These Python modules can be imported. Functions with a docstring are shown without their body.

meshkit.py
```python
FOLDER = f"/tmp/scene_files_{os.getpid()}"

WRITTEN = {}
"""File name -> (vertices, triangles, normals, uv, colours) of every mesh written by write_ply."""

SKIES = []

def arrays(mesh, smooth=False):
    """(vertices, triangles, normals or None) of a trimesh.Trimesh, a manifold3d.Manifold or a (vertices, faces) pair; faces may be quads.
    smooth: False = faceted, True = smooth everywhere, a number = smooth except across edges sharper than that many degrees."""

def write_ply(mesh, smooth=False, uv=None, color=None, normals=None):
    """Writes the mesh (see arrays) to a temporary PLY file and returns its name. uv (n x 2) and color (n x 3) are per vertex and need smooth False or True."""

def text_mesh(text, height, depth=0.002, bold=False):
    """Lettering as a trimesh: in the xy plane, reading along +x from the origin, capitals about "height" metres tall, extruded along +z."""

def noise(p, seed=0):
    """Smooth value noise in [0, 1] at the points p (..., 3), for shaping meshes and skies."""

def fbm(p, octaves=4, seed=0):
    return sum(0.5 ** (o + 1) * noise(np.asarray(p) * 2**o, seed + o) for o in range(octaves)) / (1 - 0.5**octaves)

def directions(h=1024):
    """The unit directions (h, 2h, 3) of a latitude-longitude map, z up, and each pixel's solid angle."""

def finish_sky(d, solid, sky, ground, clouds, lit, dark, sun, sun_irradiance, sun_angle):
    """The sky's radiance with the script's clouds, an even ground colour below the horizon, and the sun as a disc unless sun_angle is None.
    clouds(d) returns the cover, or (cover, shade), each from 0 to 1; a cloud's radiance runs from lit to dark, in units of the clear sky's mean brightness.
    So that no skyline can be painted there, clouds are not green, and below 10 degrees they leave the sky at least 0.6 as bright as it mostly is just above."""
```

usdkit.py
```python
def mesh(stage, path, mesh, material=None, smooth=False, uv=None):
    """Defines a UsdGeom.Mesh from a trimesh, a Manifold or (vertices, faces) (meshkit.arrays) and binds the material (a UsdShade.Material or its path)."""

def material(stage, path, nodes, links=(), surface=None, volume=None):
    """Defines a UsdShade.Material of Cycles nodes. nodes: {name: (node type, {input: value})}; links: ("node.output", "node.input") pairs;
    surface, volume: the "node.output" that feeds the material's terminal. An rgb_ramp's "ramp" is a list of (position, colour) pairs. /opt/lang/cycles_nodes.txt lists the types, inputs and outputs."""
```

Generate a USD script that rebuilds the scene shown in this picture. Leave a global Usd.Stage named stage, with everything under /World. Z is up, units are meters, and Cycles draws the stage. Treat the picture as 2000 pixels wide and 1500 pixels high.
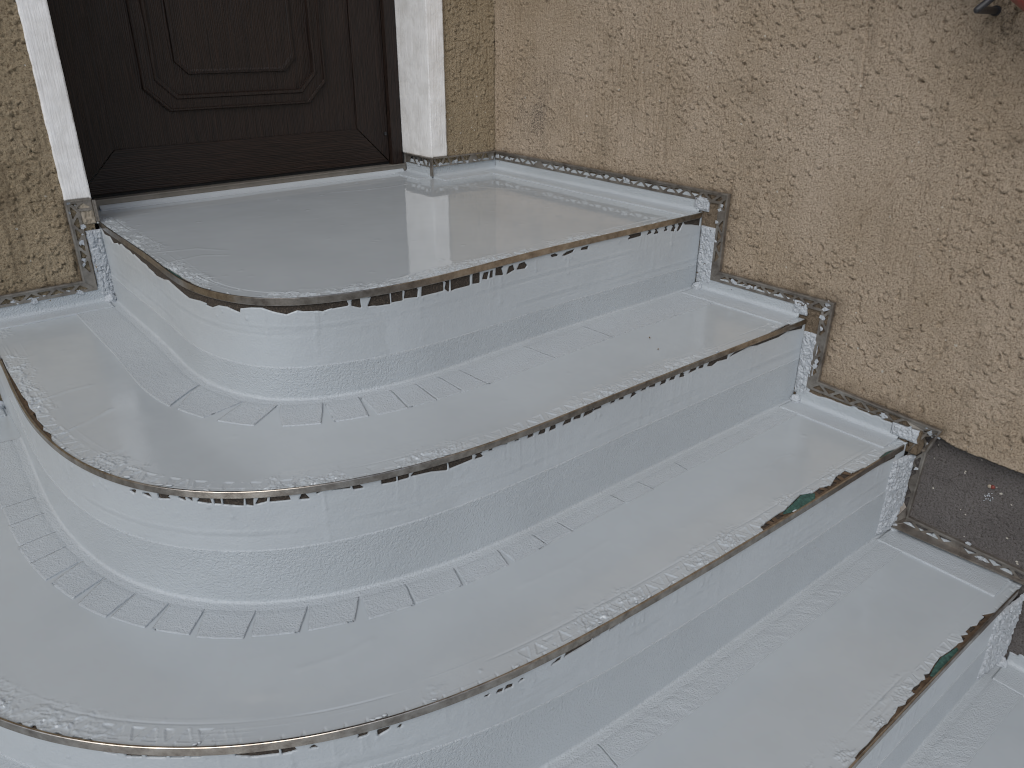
import math
import random
import numpy as np
import trimesh
import shapely
import shapely.affinity
from shapely.geometry import Polygon, LineString, Point, box as sbox
from shapely.ops import unary_union
from scipy.spatial import Delaunay, cKDTree
from scipy.interpolate import CubicSpline
import usdkit
import meshkit
from pxr import Usd, UsdGeom, UsdLux, UsdShade, Gf, Sdf, Vt

# ------------------------------------------------------------------ stage, camera, sky, sun, exposure
stage = Usd.Stage.CreateInMemory()
UsdGeom.SetStageUpAxis(stage, UsdGeom.Tokens.z)
UsdGeom.SetStageMetersPerUnit(stage, 1.0)
UsdGeom.Xform.Define(stage, '/World')
UsdGeom.Scope.Define(stage, '/World/Looks')
rng = np.random.default_rng(7)
random.seed(7)

CAM = np.array([-1.58561, -2.01138, 0.36698])
YAW, PITCH, ROLL = math.radians(39.512), math.radians(24.940), math.radians(0.156)
FPX = 1510.25
EXPOSURE = 0.55
SUN_DIR = np.array([-0.66, -0.36, 0.72]); SUN_DIR /= np.linalg.norm(SUN_DIR)
SUN_INTENSITY, SUN_ANGLE = 0.31, 50.0
SKY_STRENGTH = 0.12

fw = np.array([math.sin(YAW) * math.cos(PITCH), math.cos(YAW) * math.cos(PITCH), -math.sin(PITCH)])
rt = np.array([math.cos(YAW), -math.sin(YAW), 0.0]); up = np.cross(rt, fw)
rt, up = math.cos(ROLL) * rt + math.sin(ROLL) * up, -math.sin(ROLL) * rt + math.cos(ROLL) * up
cam = UsdGeom.Camera.Define(stage, '/World/camera')
cam.CreateHorizontalApertureAttr(36.0); cam.CreateVerticalApertureAttr(27.0)
cam.CreateFocalLengthAttr(FPX / 2000 * 36.0)
cam.CreateClippingRangeAttr(Gf.Vec2f(0.02, 500))
cam.CreateExposureAttr(EXPOSURE)
cam.AddTransformOp().Set(Gf.Matrix4d(*rt, 0, *up, 0, *(-fw), 0, *CAM, 1))


def mat(name, nodes, links, surface='p.BSDF'):
    return usdkit.material(stage, '/World/Looks/' + name, nodes, links, surface=surface)


elev = math.asin(SUN_DIR[2]); rot = math.atan2(SUN_DIR[0], SUN_DIR[1])
sky_m = usdkit.material(stage, '/World/Looks/sky_look', {
    'sky': ('sky_texture', {'sky_type': 'single_scattering', 'sun_disc': False, 'sun_elevation': elev, 'sun_rotation': rot}),
    'tc': ('texture_coordinate', {}),
    'n': ('noise_texture', {'scale': 2.2, 'detail': 5.0, 'roughness': 0.55}),
    'r': ('rgb_ramp', {'ramp': [(0.3, (0.15, 0.15, 0.15)), (0.62, (0.66, 0.66, 0.66))]}),
    'mx': ('mix', {'color2': (3.3, 3.35, 3.5)}),
    'bg': ('background_shader', {'strength': SKY_STRENGTH})},
    [('tc.generated', 'n.vector'), ('n.fac', 'r.fac'), ('r.color', 'mx.fac'), ('sky.color', 'mx.color1'), ('mx.color', 'bg.color')], surface='bg.background')
dome = UsdLux.DomeLight.Define(stage, '/World/sky')
dome.CreateIntensityAttr(1.0)
UsdShade.MaterialBindingAPI.Apply(dome.GetPrim()).Bind(sky_m)
dome.GetPrim().SetCustomDataByKey('kind', 'structure')
sun = UsdLux.DistantLight.Define(stage, '/World/sun')
sun.CreateIntensityAttr(SUN_INTENSITY); sun.CreateAngleAttr(SUN_ANGLE); sun.CreateNormalizeAttr(True)
sun.CreateColorAttr(Gf.Vec3f(1.0, 0.965, 0.92))
zax = SUN_DIR; xax = np.cross([0, 0, 1.0], zax); xax /= np.linalg.norm(xax); yax = np.cross(zax, xax)
sun.AddTransformOp().Set(Gf.Matrix4d(*xax, 0, *yax, 0, *zax, 0, 0, 0, 0, 1))

# ------------------------------------------------------------------ measured shapes (metres; right-hand wall is x = 0, door wall is y = 0)
PATH={1: [[0.0001,-0.8334],[-0.0278,-0.8347],[-0.0558,-0.8358],[-0.0838,-0.8367],[-0.1118,-0.8374],[-0.1398,-0.8381],[-0.1678,-0.8386],[-0.1958,-0.839],[-0.2238,-0.8394],[-0.2518,-0.8397],[-0.2798,-0.84],[-0.3077,-0.8404],[-0.3357,-0.8407],[-0.3637,-0.8411],[-0.3917,-0.8416],[-0.4197,-0.8421],[-0.4477,-0.8428],[-0.4757,-0.8436],[-0.5037,-0.8446],[-0.5316,-0.8457],[-0.5596,-0.847],[-0.5876,-0.8486],[-0.6155,-0.8504],[-0.6434,-0.8525],[-0.6713,-0.8547],[-0.6992,-0.857],[-0.7271,-0.8592],[-0.7551,-0.8612],[-0.783,-0.8628],[-0.811,-0.8639],[-0.839,-0.8644],[-0.867,-0.864],[-0.8949,-0.8627],[-0.9228,-0.8602],[-0.9506,-0.8565],[-0.9781,-0.8515],[-1.0053,-0.845],[-1.0321,-0.8366],[-1.058,-0.8261],[-1.0826,-0.8129],[-1.1054,-0.7966],[-1.1254,-0.777],[-1.1422,-0.7547],[-1.1561,-0.7304],[-1.1673,-0.7047],[-1.176,-0.6782],[-1.1827,-0.651],[-1.1874,-0.6234],[-1.1904,-0.5955],[-1.192,-0.5676],[-1.1925,-0.5396],[-1.1923,-0.5116],[-1.1916,-0.4836],[-1.1906,-0.4556],[-1.1897,-0.4277],[-1.189,-0.3997],[-1.1887,-0.3717],[-1.1885,-0.3437],[-1.1886,-0.3157],[-1.1888,-0.2877],[-1.1891,-0.2597],[-1.1894,-0.2317],[-1.1897,-0.2037],[-1.19,-0.1757],[-1.1902,-0.1477],[-1.1902,-0.1197],[-1.19,-0.0917],[-1.1897,-0.0637],[-1.189,-0.0357],[-1.188,-0.0078],[-1.1866,0.0202]],2: [[0.0001,-1.1531],[-0.0345,-1.1531],[-0.0691,-1.153],[-0.1037,-1.1529],[-0.1383,-1.1527],[-0.1729,-1.1525],[-0.2075,-1.1523],[-0.2422,-1.1521],[-0.2768,-1.1518],[-0.3114,-1.1516],[-0.346,-1.1514],[-0.3806,-1.1513],[-0.4152,-1.1512],[-0.4498,-1.1511],[-0.4844,-1.1511],[-0.519,-1.1511],[-0.5536,-1.1513],[-0.5882,-1.1515],[-0.6228,-1.1518],[-0.6574,-1.1523],[-0.692,-1.1528],[-0.7266,-1.1534],[-0.7612,-1.1538],[-0.7958,-1.1539],[-0.8304,-1.1537],[-0.865,-1.1529],[-0.8996,-1.1513],[-0.9341,-1.149],[-0.9686,-1.1457],[-1.0029,-1.1414],[-1.0371,-1.1358],[-1.071,-1.129],[-1.1046,-1.1208],[-1.1378,-1.111],[-1.1705,-1.0996],[-1.2024,-1.0863],[-1.2334,-1.0709],[-1.2633,-1.0534],[-1.2917,-1.0337],[-1.3183,-1.0116],[-1.3429,-0.9872],[-1.3653,-0.9609],[-1.3855,-0.9328],[-1.4033,-0.9031],[-1.4187,-0.8721],[-1.4318,-0.8401],[-1.4428,-0.8073],[-1.4519,-0.7739],[-1.4594,-0.7401],[-1.4654,-0.7061],[-1.47,-0.6718],[-1.4736,-0.6373],[-1.4762,-0.6028],[-1.4778,-0.5683],[-1.4787,-0.5337],[-1.4789,-0.4991],[-1.4786,-0.4645],[-1.4779,-0.4299],[-1.477,-0.3953],[-1.4758,-0.3607],[-1.4747,-0.3261],[-1.4737,-0.2915],[-1.4729,-0.2569],[-1.4725,-0.2223],[-1.4723,-0.1877],[-1.4723,-0.1531],[-1.4727,-0.1185],[-1.4733,-0.0839],[-1.4741,-0.0493],[-1.4751,-0.0147],[-1.4764,0.0199]],3: [[0.03,-1.4329],[-0.011,-1.4319],[-0.0521,-1.4311],[-0.0931,-1.4303],[-0.1341,-1.4296],[-0.1752,-1.429],[-0.2162,-1.4285],[-0.2572,-1.4279],[-0.2983,-1.4274],[-0.3393,-1.4269],[-0.3803,-1.4263],[-0.4214,-1.4257],[-0.4624,-1.4251],[-0.5034,-1.4244],[-0.5445,-1.4236],[-0.5855,-1.4226],[-0.6265,-1.4216],[-0.6675,-1.4204],[-0.7086,-1.4191],[-0.7496,-1.4176],[-0.7906,-1.4159],[-0.8316,-1.414],[-0.8726,-1.4119],[-0.9135,-1.4095],[-0.9545,-1.4067],[-0.9954,-1.4033],[-1.0362,-1.399],[-1.0769,-1.3936],[-1.1174,-1.387],[-1.1576,-1.3789],[-1.1974,-1.3691],[-1.2368,-1.3574],[-1.2754,-1.3436],[-1.3133,-1.3278],[-1.3502,-1.3099],[-1.386,-1.2899],[-1.4206,-1.2679],[-1.4539,-1.2438],[-1.4857,-1.218],[-1.5161,-1.1903],[-1.5448,-1.161],[-1.5718,-1.1301],[-1.597,-1.0977],[-1.6202,-1.0639],[-1.6415,-1.0288],[-1.6608,-0.9926],[-1.6781,-0.9554],[-1.6936,-0.9174],[-1.7072,-0.8787],[-1.7189,-0.8393],[-1.7289,-0.7995],[-1.7373,-0.7594],[-1.7442,-0.7189],[-1.7497,-0.6783],[-1.7541,-0.6375],[-1.7573,-0.5965],[-1.7596,-0.5556],[-1.7611,-0.5146],[-1.7618,-0.4735],[-1.7621,-0.4325],[-1.7618,-0.3915],[-1.7612,-0.3504],[-1.7604,-0.3094],[-1.7595,-0.2684],[-1.7586,-0.2273],[-1.7579,-0.1863],[-1.7574,-0.1453],[-1.7573,-0.1042],[-1.7577,-0.0632],[-1.7588,-0.0222],[-1.7607,0.0188]],4: [[0.0303,-1.7052],[-0.0176,-1.7047],[-0.0654,-1.7044],[-0.1133,-1.704],[-0.1611,-1.7038],[-0.209,-1.7036],[-0.2569,-1.7034],[-0.3047,-1.7033],[-0.3526,-1.7033],[-0.4004,-1.7033],[-0.4483,-1.7033],[-0.4961,-1.7034],[-0.544,-1.7034],[-0.5919,-1.7035],[-0.6397,-1.7037],[-0.6876,-1.7038],[-0.7354,-1.7038],[-0.7833,-1.7036],[-0.8312,-1.7031],[-0.879,-1.7021],[-0.9268,-1.7004],[-0.9746,-1.6981],[-1.0224,-1.6948],[-1.07,-1.6906],[-1.1176,-1.6852],[-1.165,-1.6785],[-1.2122,-1.6704],[-1.259,-1.6607],[-1.3055,-1.6493],[-1.3515,-1.636],[-1.3968,-1.6208],[-1.4414,-1.6034],[-1.4851,-1.5839],[-1.5278,-1.5622],[-1.5693,-1.5385],[-1.6097,-1.5128],[-1.6487,-1.4851],[-1.6864,-1.4556],[-1.7226,-1.4243],[-1.7572,-1.3912],[-1.7901,-1.3565],[-1.8211,-1.3201],[-1.8502,-1.2821],[-1.8772,-1.2426],[-1.902,-1.2017],[-1.9245,-1.1594],[-1.9447,-1.116],[-1.9627,-1.0717],[-1.9787,-1.0266],[-1.9925,-0.9808],[-2.0045,-0.9344],[-2.0146,-0.8877],[-2.023,-0.8405],[-2.0297,-0.7932],[-2.035,-0.7456],[-2.039,-0.6979],[-2.0418,-0.6501],[-2.0436,-0.6023],[-2.0445,-0.5545],[-2.0446,-0.5066],[-2.0442,-0.4587],[-2.0434,-0.4109],[-2.0422,-0.3631],[-2.041,-0.3152],[-2.0397,-0.2674],[-2.0385,-0.2195],[-2.0376,-0.1717],[-2.0372,-0.1238],[-2.0373,-0.076],[-2.0381,-0.0281],[-2.0398,0.0197]]}
RISER_BARE={1: [[(1.0226,-0.0109),(1.0042,-0.0108),(0.9973,-0.0199),(1.0236,-0.0212)],[(0.9884,-0.0131),(0.9834,-0.0099),(0.9755,-0.0118),(0.9745,-0.0268),(0.9889,-0.0212)],[(0.9588,-0.0244),(0.9494,-0.0101),(0.9195,-0.0114),(0.92,-0.0297),(0.944,-0.0287)],[(0.9142,-0.0107),(0.8936,-0.0112),(0.8941,-0.028),(0.9146,-0.0274)],[(0.8863,-0.0109),(0.8657,-0.0115),(0.8613,-0.0158),(0.8633,-0.0273),(0.8892,-0.0249)],[(0.8515,-0.0126),(0.8044,-0.0143),(0.8044,-0.0276),(0.8525,-0.0278)],[(0.7961,-0.0119),(0.7897,-0.0115),(0.7916,-0.0321),(0.8,-0.025)],[(0.7857,-0.0106),(0.7394,-0.0139),(0.7399,-0.0309),(0.7754,-0.0303),(0.7852,-0.0317)],[(0.7315,-0.0131),(0.7143,-0.0131),(0.7148,-0.031),(0.732,-0.0298)],[(0.7029,-0.0155),(0.6911,-0.0161),(0.6945,-0.0281),(0.7064,-0.0255)],[(0.6861,-0.0153),(0.6797,-0.0156),(0.6802,-0.0275),(0.6876,-0.027)],[(0.6703,-0.0131),(0.657,-0.014),(0.6521,-0.0286),(0.6718,-0.0256)],[(0.6348,-0.0167),(0.625,-0.0157),(0.621,-0.025),(0.6407,-0.0295)],[(0.6063,-0.0168),(0.5925,-0.0157),(0.5856,-0.0235),(0.5901,-0.0275),(0.6127,-0.0256)],[(0.5155,-0.0151),(0.5047,-0.0144),(0.4969,-0.0185),(0.5126,-0.0183)],[(0.4807,-0.0214),(0.47,-0.0167),(0.4485,-0.0154),(0.4509,-0.0189),(0.4724,-0.0218)],[(0.424,-0.0158),(0.4045,-0.0152),(0.4055,-0.0202),(0.4255,-0.0183)],[(0.2736,-0.0201),(0.2653,-0.0132),(0.2315,-0.0123),(0.231,-0.0186)],[(0.209,-0.02),(0.2002,-0.0109),(0.1944,-0.0182)],[(0.1831,-0.0221),(0.1777,-0.0123),(0.1689,-0.0222)],[(0.1474,-0.0213),(0.142,-0.0127),(0.1361,-0.0209)],[(0.1199,-0.0235),(0.1082,-0.0123),(0.1082,-0.0275)],[(0.0959,-0.025),(0.0871,-0.0133),(0.0782,-0.0147),(0.0885,-0.0284)],[(0.0733,-0.011),(0.0069,-0.011),(0.0079,-0.0287),(0.0389,-0.0213),(0.0684,-0.0168)],[(0.1204,-0.0249),(0.1131,-0.0099),(0.1052,-0.0211),(0.1106,-0.0264)],[(0.0969,-0.0274),(0.089,-0.0111),(0.0777,-0.0116),(0.0836,-0.0219),(0.0925,-0.0293)],[(1.2729,-0.0275),(1.2582,-0.0283),(1.2399,-0.0211),(1.2172,-0.02),(1.1902,-0.0263),(1.1878,-0.0186),(1.1645,-0.0146),(1.1435,-0.0136),(1.1264,-0.0195),(1.1027,-0.0251),(1.0836,-0.0186),(1.0735,-0.0211),(1.0496,-0.0223),(1.0403,-0.0242),(1.0388,-0.0096),(1.1335,-0.005),(1.1917,-0.0052),(1.268,-0.0095)],[(1.0369,-0.0228),(1.0354,-0.0082),(0.9998,-0.0109),(0.9968,-0.0188),(1.0181,-0.0186)],[(0.9889,-0.0191),(0.9795,-0.0102),(0.976,-0.0126),(0.9745,-0.0261)],[(0.9598,-0.0266),(0.9519,-0.0109),(0.9195,-0.01),(0.919,-0.0301),(0.9416,-0.0279)],[(1.9364,-0.0157),(1.9196,-0.0233),(1.8625,-0.0174),(1.838,-0.0284),(1.7994,-0.0197),(1.7906,-0.024),(1.7658,-0.0147),(1.74,-0.0188),(1.7065,-0.0186),(1.6875,-0.023),(1.6675,-0.0171),(1.6354,-0.025),(1.6125,-0.0216),(1.5856,-0.0285),(1.5547,-0.0294),(1.536,-0.0329),(1.4787,-0.0268),(1.431,-0.0165),(1.379,-0.0172),(1.3612,-0.0115),(1.4653,-0.0066),(1.6218,-0.0042),(1.7561,-0.0016),(1.9225,-0.0021)],[(1.671,-0.0201),(1.6252,-0.0255),(1.5128,-0.0221),(1.4494,-0.0193),(1.3874,-0.0232),(1.3386,-0.0285),(1.2965,-0.0238),(1.2577,-0.024),(1.2646,-0.0007),(1.32,0.0011),(1.4017,0.0044),(1.5851,-0.0017)]],2: [[(1.1799,-0.0095),(1.1799,-0.0049),(1.1543,-0.0056),(1.1556,-0.0116)],[(1.1501,-0.0112),(1.1446,-0.0072),(1.1366,-0.016),(1.1488,-0.0152)],[(1.1059,-0.0072),(1.0856,-0.0069),(1.0849,-0.0175),(1.1059,-0.0164)],[(1.08,-0.0068),(1.0646,-0.0072),(1.0646,-0.0168),(1.08,-0.017)],[(1.059,-0.0152),(1.051,-0.0079),(0.9997,-0.0094),(0.9997,-0.0224),(1.0244,-0.0171)],[(0.9954,-0.0091),(0.9542,-0.0098),(0.9536,-0.0175),(0.9935,-0.0211)],[(0.9468,-0.0181),(0.9407,-0.0118),(0.934,-0.019)],[(0.9206,-0.0118),(0.9145,-0.0095),(0.9151,-0.0126)],[(0.8932,-0.0093),(0.8847,-0.0081),(0.8847,-0.0104)],[(0.8677,-0.0111),(0.8628,-0.0077),(0.861,-0.0117)],[(0.8404,-0.0153),(0.8386,-0.0073),(0.8289,-0.0072),(0.8301,-0.0153)],[(0.8167,-0.0165),(0.8113,-0.0063),(0.8016,-0.0078),(0.8028,-0.0178)],[(0.7919,-0.018),(0.7877,-0.0073),(0.7798,-0.0072),(0.778,-0.0175)],[(0.7599,-0.0174),(0.752,-0.0071),(0.7411,-0.0079),(0.7418,-0.0175)],[(0.7345,-0.0147),(0.7291,-0.0059),(0.7164,-0.0083),(0.7176,-0.0175)],[(0.7091,-0.0178),(0.7055,-0.0083),(0.6862,-0.0075),(0.6868,-0.0162)],[(0.6838,-0.0136),(0.6795,-0.0078),(0.6638,-0.0075),(0.6651,-0.0143)],[(0.6403,-0.0132),(0.6361,-0.008),(0.6276,-0.0091),(0.6294,-0.0137)],[(0.6174,-0.0131),(0.6149,-0.0083),(0.6047,-0.009),(0.6053,-0.015)],[(0.5854,-0.0194),(0.5811,-0.0095),(0.5715,-0.0162)],[(0.557,-0.0131),(0.554,-0.0084),(0.5413,-0.0085),(0.5431,-0.0136)],[(0.5341,-0.0125),(0.5286,-0.0085),(0.5166,-0.0094),(0.5172,-0.0156)],[(0.5015,-0.0176),(0.4972,-0.0101),(0.4846,-0.0107),(0.4858,-0.0173)],[(0.4725,-0.0154),(0.4676,-0.0099),(0.4568,-0.0103),(0.4592,-0.0161)],[(0.4441,-0.0177),(0.4411,-0.0089),(0.4296,-0.0199)],[(0.4743,-0.0156),(0.4695,-0.0086),(0.4562,-0.0104),(0.4604,-0.0169)],[(0.4441,-0.0177),(0.4399,-0.0085),(0.4308,-0.0157)],[(0.4163,-0.0167),(0.4091,-0.0101),(0.3915,-0.009),(0.3928,-0.0154)],[(0.3849,-0.0148),(0.3813,-0.0091),(0.3686,-0.0094),(0.3698,-0.017)],[(0.3565,-0.0175),(0.3498,-0.0085),(0.3226,-0.0099),(0.2882,-0.0089),(0.29,-0.0194),(0.322,-0.016),(0.3384,-0.0217)],[(0.2797,-0.0164),(0.2621,-0.0096),(0.1998,-0.007),(0.0797,-0.0028),(0.0091,-0.0088),(0.0103,-0.0181),(0.0705,-0.0106),(0.1039,-0.0162),(0.1846,-0.0151),(0.2119,-0.0102)],[(1.4912,-0.0163),(1.4816,-0.0134),(1.4852,-0.019)],[(1.4673,-0.0158),(1.4572,-0.0143),(1.4536,-0.0192)],[(1.4393,-0.0118),(1.4316,-0.0112),(1.4215,-0.0158),(1.4393,-0.0178)],[(1.4049,-0.012),(1.3966,-0.0098),(1.3966,-0.0157)],[(1.39,-0.0119),(1.3853,-0.0099),(1.3859,-0.0155)],[(1.3758,-0.0159),(1.3687,-0.0094),(1.3581,-0.0095),(1.3569,-0.0177)],[(1.3504,-0.0095),(1.3427,-0.0093),(1.3427,-0.0182),(1.3504,-0.0178)],[(1.3368,-0.0082),(1.3085,-0.0076),(1.3108,-0.0214),(1.3374,-0.0187)],[(1.3037,-0.0084),(1.2949,-0.0076),(1.2966,-0.022),(1.3043,-0.0201)],[(1.2901,-0.0193),(1.2836,-0.0084),(1.2747,-0.0081),(1.2771,-0.0163)],[(1.2699,-0.0169),(1.2676,-0.0081),(1.2455,-0.0075),(1.2431,-0.0168)],[(1.2276,-0.0177),(1.2228,-0.0082),(1.2161,-0.0186)],[(1.2029,-0.0115),(1.1987,-0.0082),(1.1963,-0.0086)],[(1.1793,-0.0087),(1.1726,-0.0064),(1.1549,-0.007),(1.1562,-0.0115)]],3: [[(1.6433,-0.0134),(1.6267,-0.0124),(1.6274,-0.0157)],[(1.6151,-0.0134),(1.5949,-0.0121),(1.5949,-0.0167),(1.6137,-0.0177)],[(1.5869,-0.0113),(1.5616,-0.0105),(1.5638,-0.0156),(1.5869,-0.0164)],[(1.5544,-0.01),(1.5385,-0.01),(1.5407,-0.0146),(1.5558,-0.0151)],[(1.5305,-0.0104),(1.5175,-0.0109),(1.5197,-0.0145),(1.5305,-0.0141)],[(1.4757,-0.0104),(1.4247,-0.0119),(1.4247,-0.0205),(1.457,-0.0202),(1.475,-0.0157)],[(1.4189,-0.013),(1.406,-0.0126),(1.4024,-0.0189),(1.4189,-0.0215)],[(1.3838,-0.0194),(1.3802,-0.0165),(1.3766,-0.0207)],[(1.3237,-0.019),(1.3201,-0.0145),(1.3115,-0.0143),(1.3137,-0.0185)],[(1.298,-0.0162),(1.2837,-0.0162),(1.2851,-0.0192),(1.298,-0.0243)],[(1.2716,-0.0204),(1.268,-0.0179),(1.2694,-0.0219)],[(1.1466,-0.0232),(1.1409,-0.0229),(1.143,-0.0251)],[(1.128,-0.0264),(1.1258,-0.0225),(1.1194,-0.0236),(1.1201,-0.0279)],[(1.1151,-0.0265),(1.1115,-0.0217),(1.1036,-0.0233),(1.1043,-0.028)],[(1.0921,-0.0245),(1.0878,-0.0217),(1.0856,-0.0236)],[(1.0352,-0.0234),(1.0258,-0.0183),(1.0193,-0.0178),(1.0208,-0.0225)],[(1.0121,-0.0207),(1.0092,-0.0148),(0.9623,-0.0129),(0.9623,-0.0177)],[(0.9572,-0.0153),(0.9529,-0.0111),(0.9435,-0.0109),(0.9442,-0.0157)],[(0.9239,-0.0169),(0.921,-0.0062),(0.9073,-0.0083),(0.9073,-0.0153)],[(0.903,-0.0159),(0.9008,-0.0065),(0.8871,-0.0085),(0.8921,-0.0147)],[(0.8388,-0.0035),(0.833,-0.0022),(0.8316,-0.0054)],[(0.7905,-0.0061),(0.7883,-0.0003),(0.7689,-0.0013),(0.7689,-0.0064)],[(0.7639,-0.0046),(0.7603,0.0009),(0.7473,0.0011),(0.7466,-0.0054)],[(0.7639,-0.0053),(0.7617,-0.0012),(0.7279,-0.0054),(0.7294,-0.0092)],[(0.7905,-0.0051),(0.7891,-0.0011),(0.7682,-0.0016),(0.7682,-0.0068)],[(0.7236,-0.0057),(0.6927,-0.0002),(0.6898,-0.0061)],[(0.6733,-0.0032),(0.6496,-0.001),(0.6475,-0.006)],[(0.6432,-0.0036),(0.6109,0.0007),(0.608,-0.0056)],[(0.608,-0.0017),(0.5772,-0.0014),(0.575,-0.0073)],[(0.5657,-0.0077),(0.5019,-0.0059),(0.5005,-0.0116)],[(0.2051,-0.0006),(0.1498,0.003),(0.08,-0.0057),(0.0735,-0.0212),(0.1433,-0.0139)]]}
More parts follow.
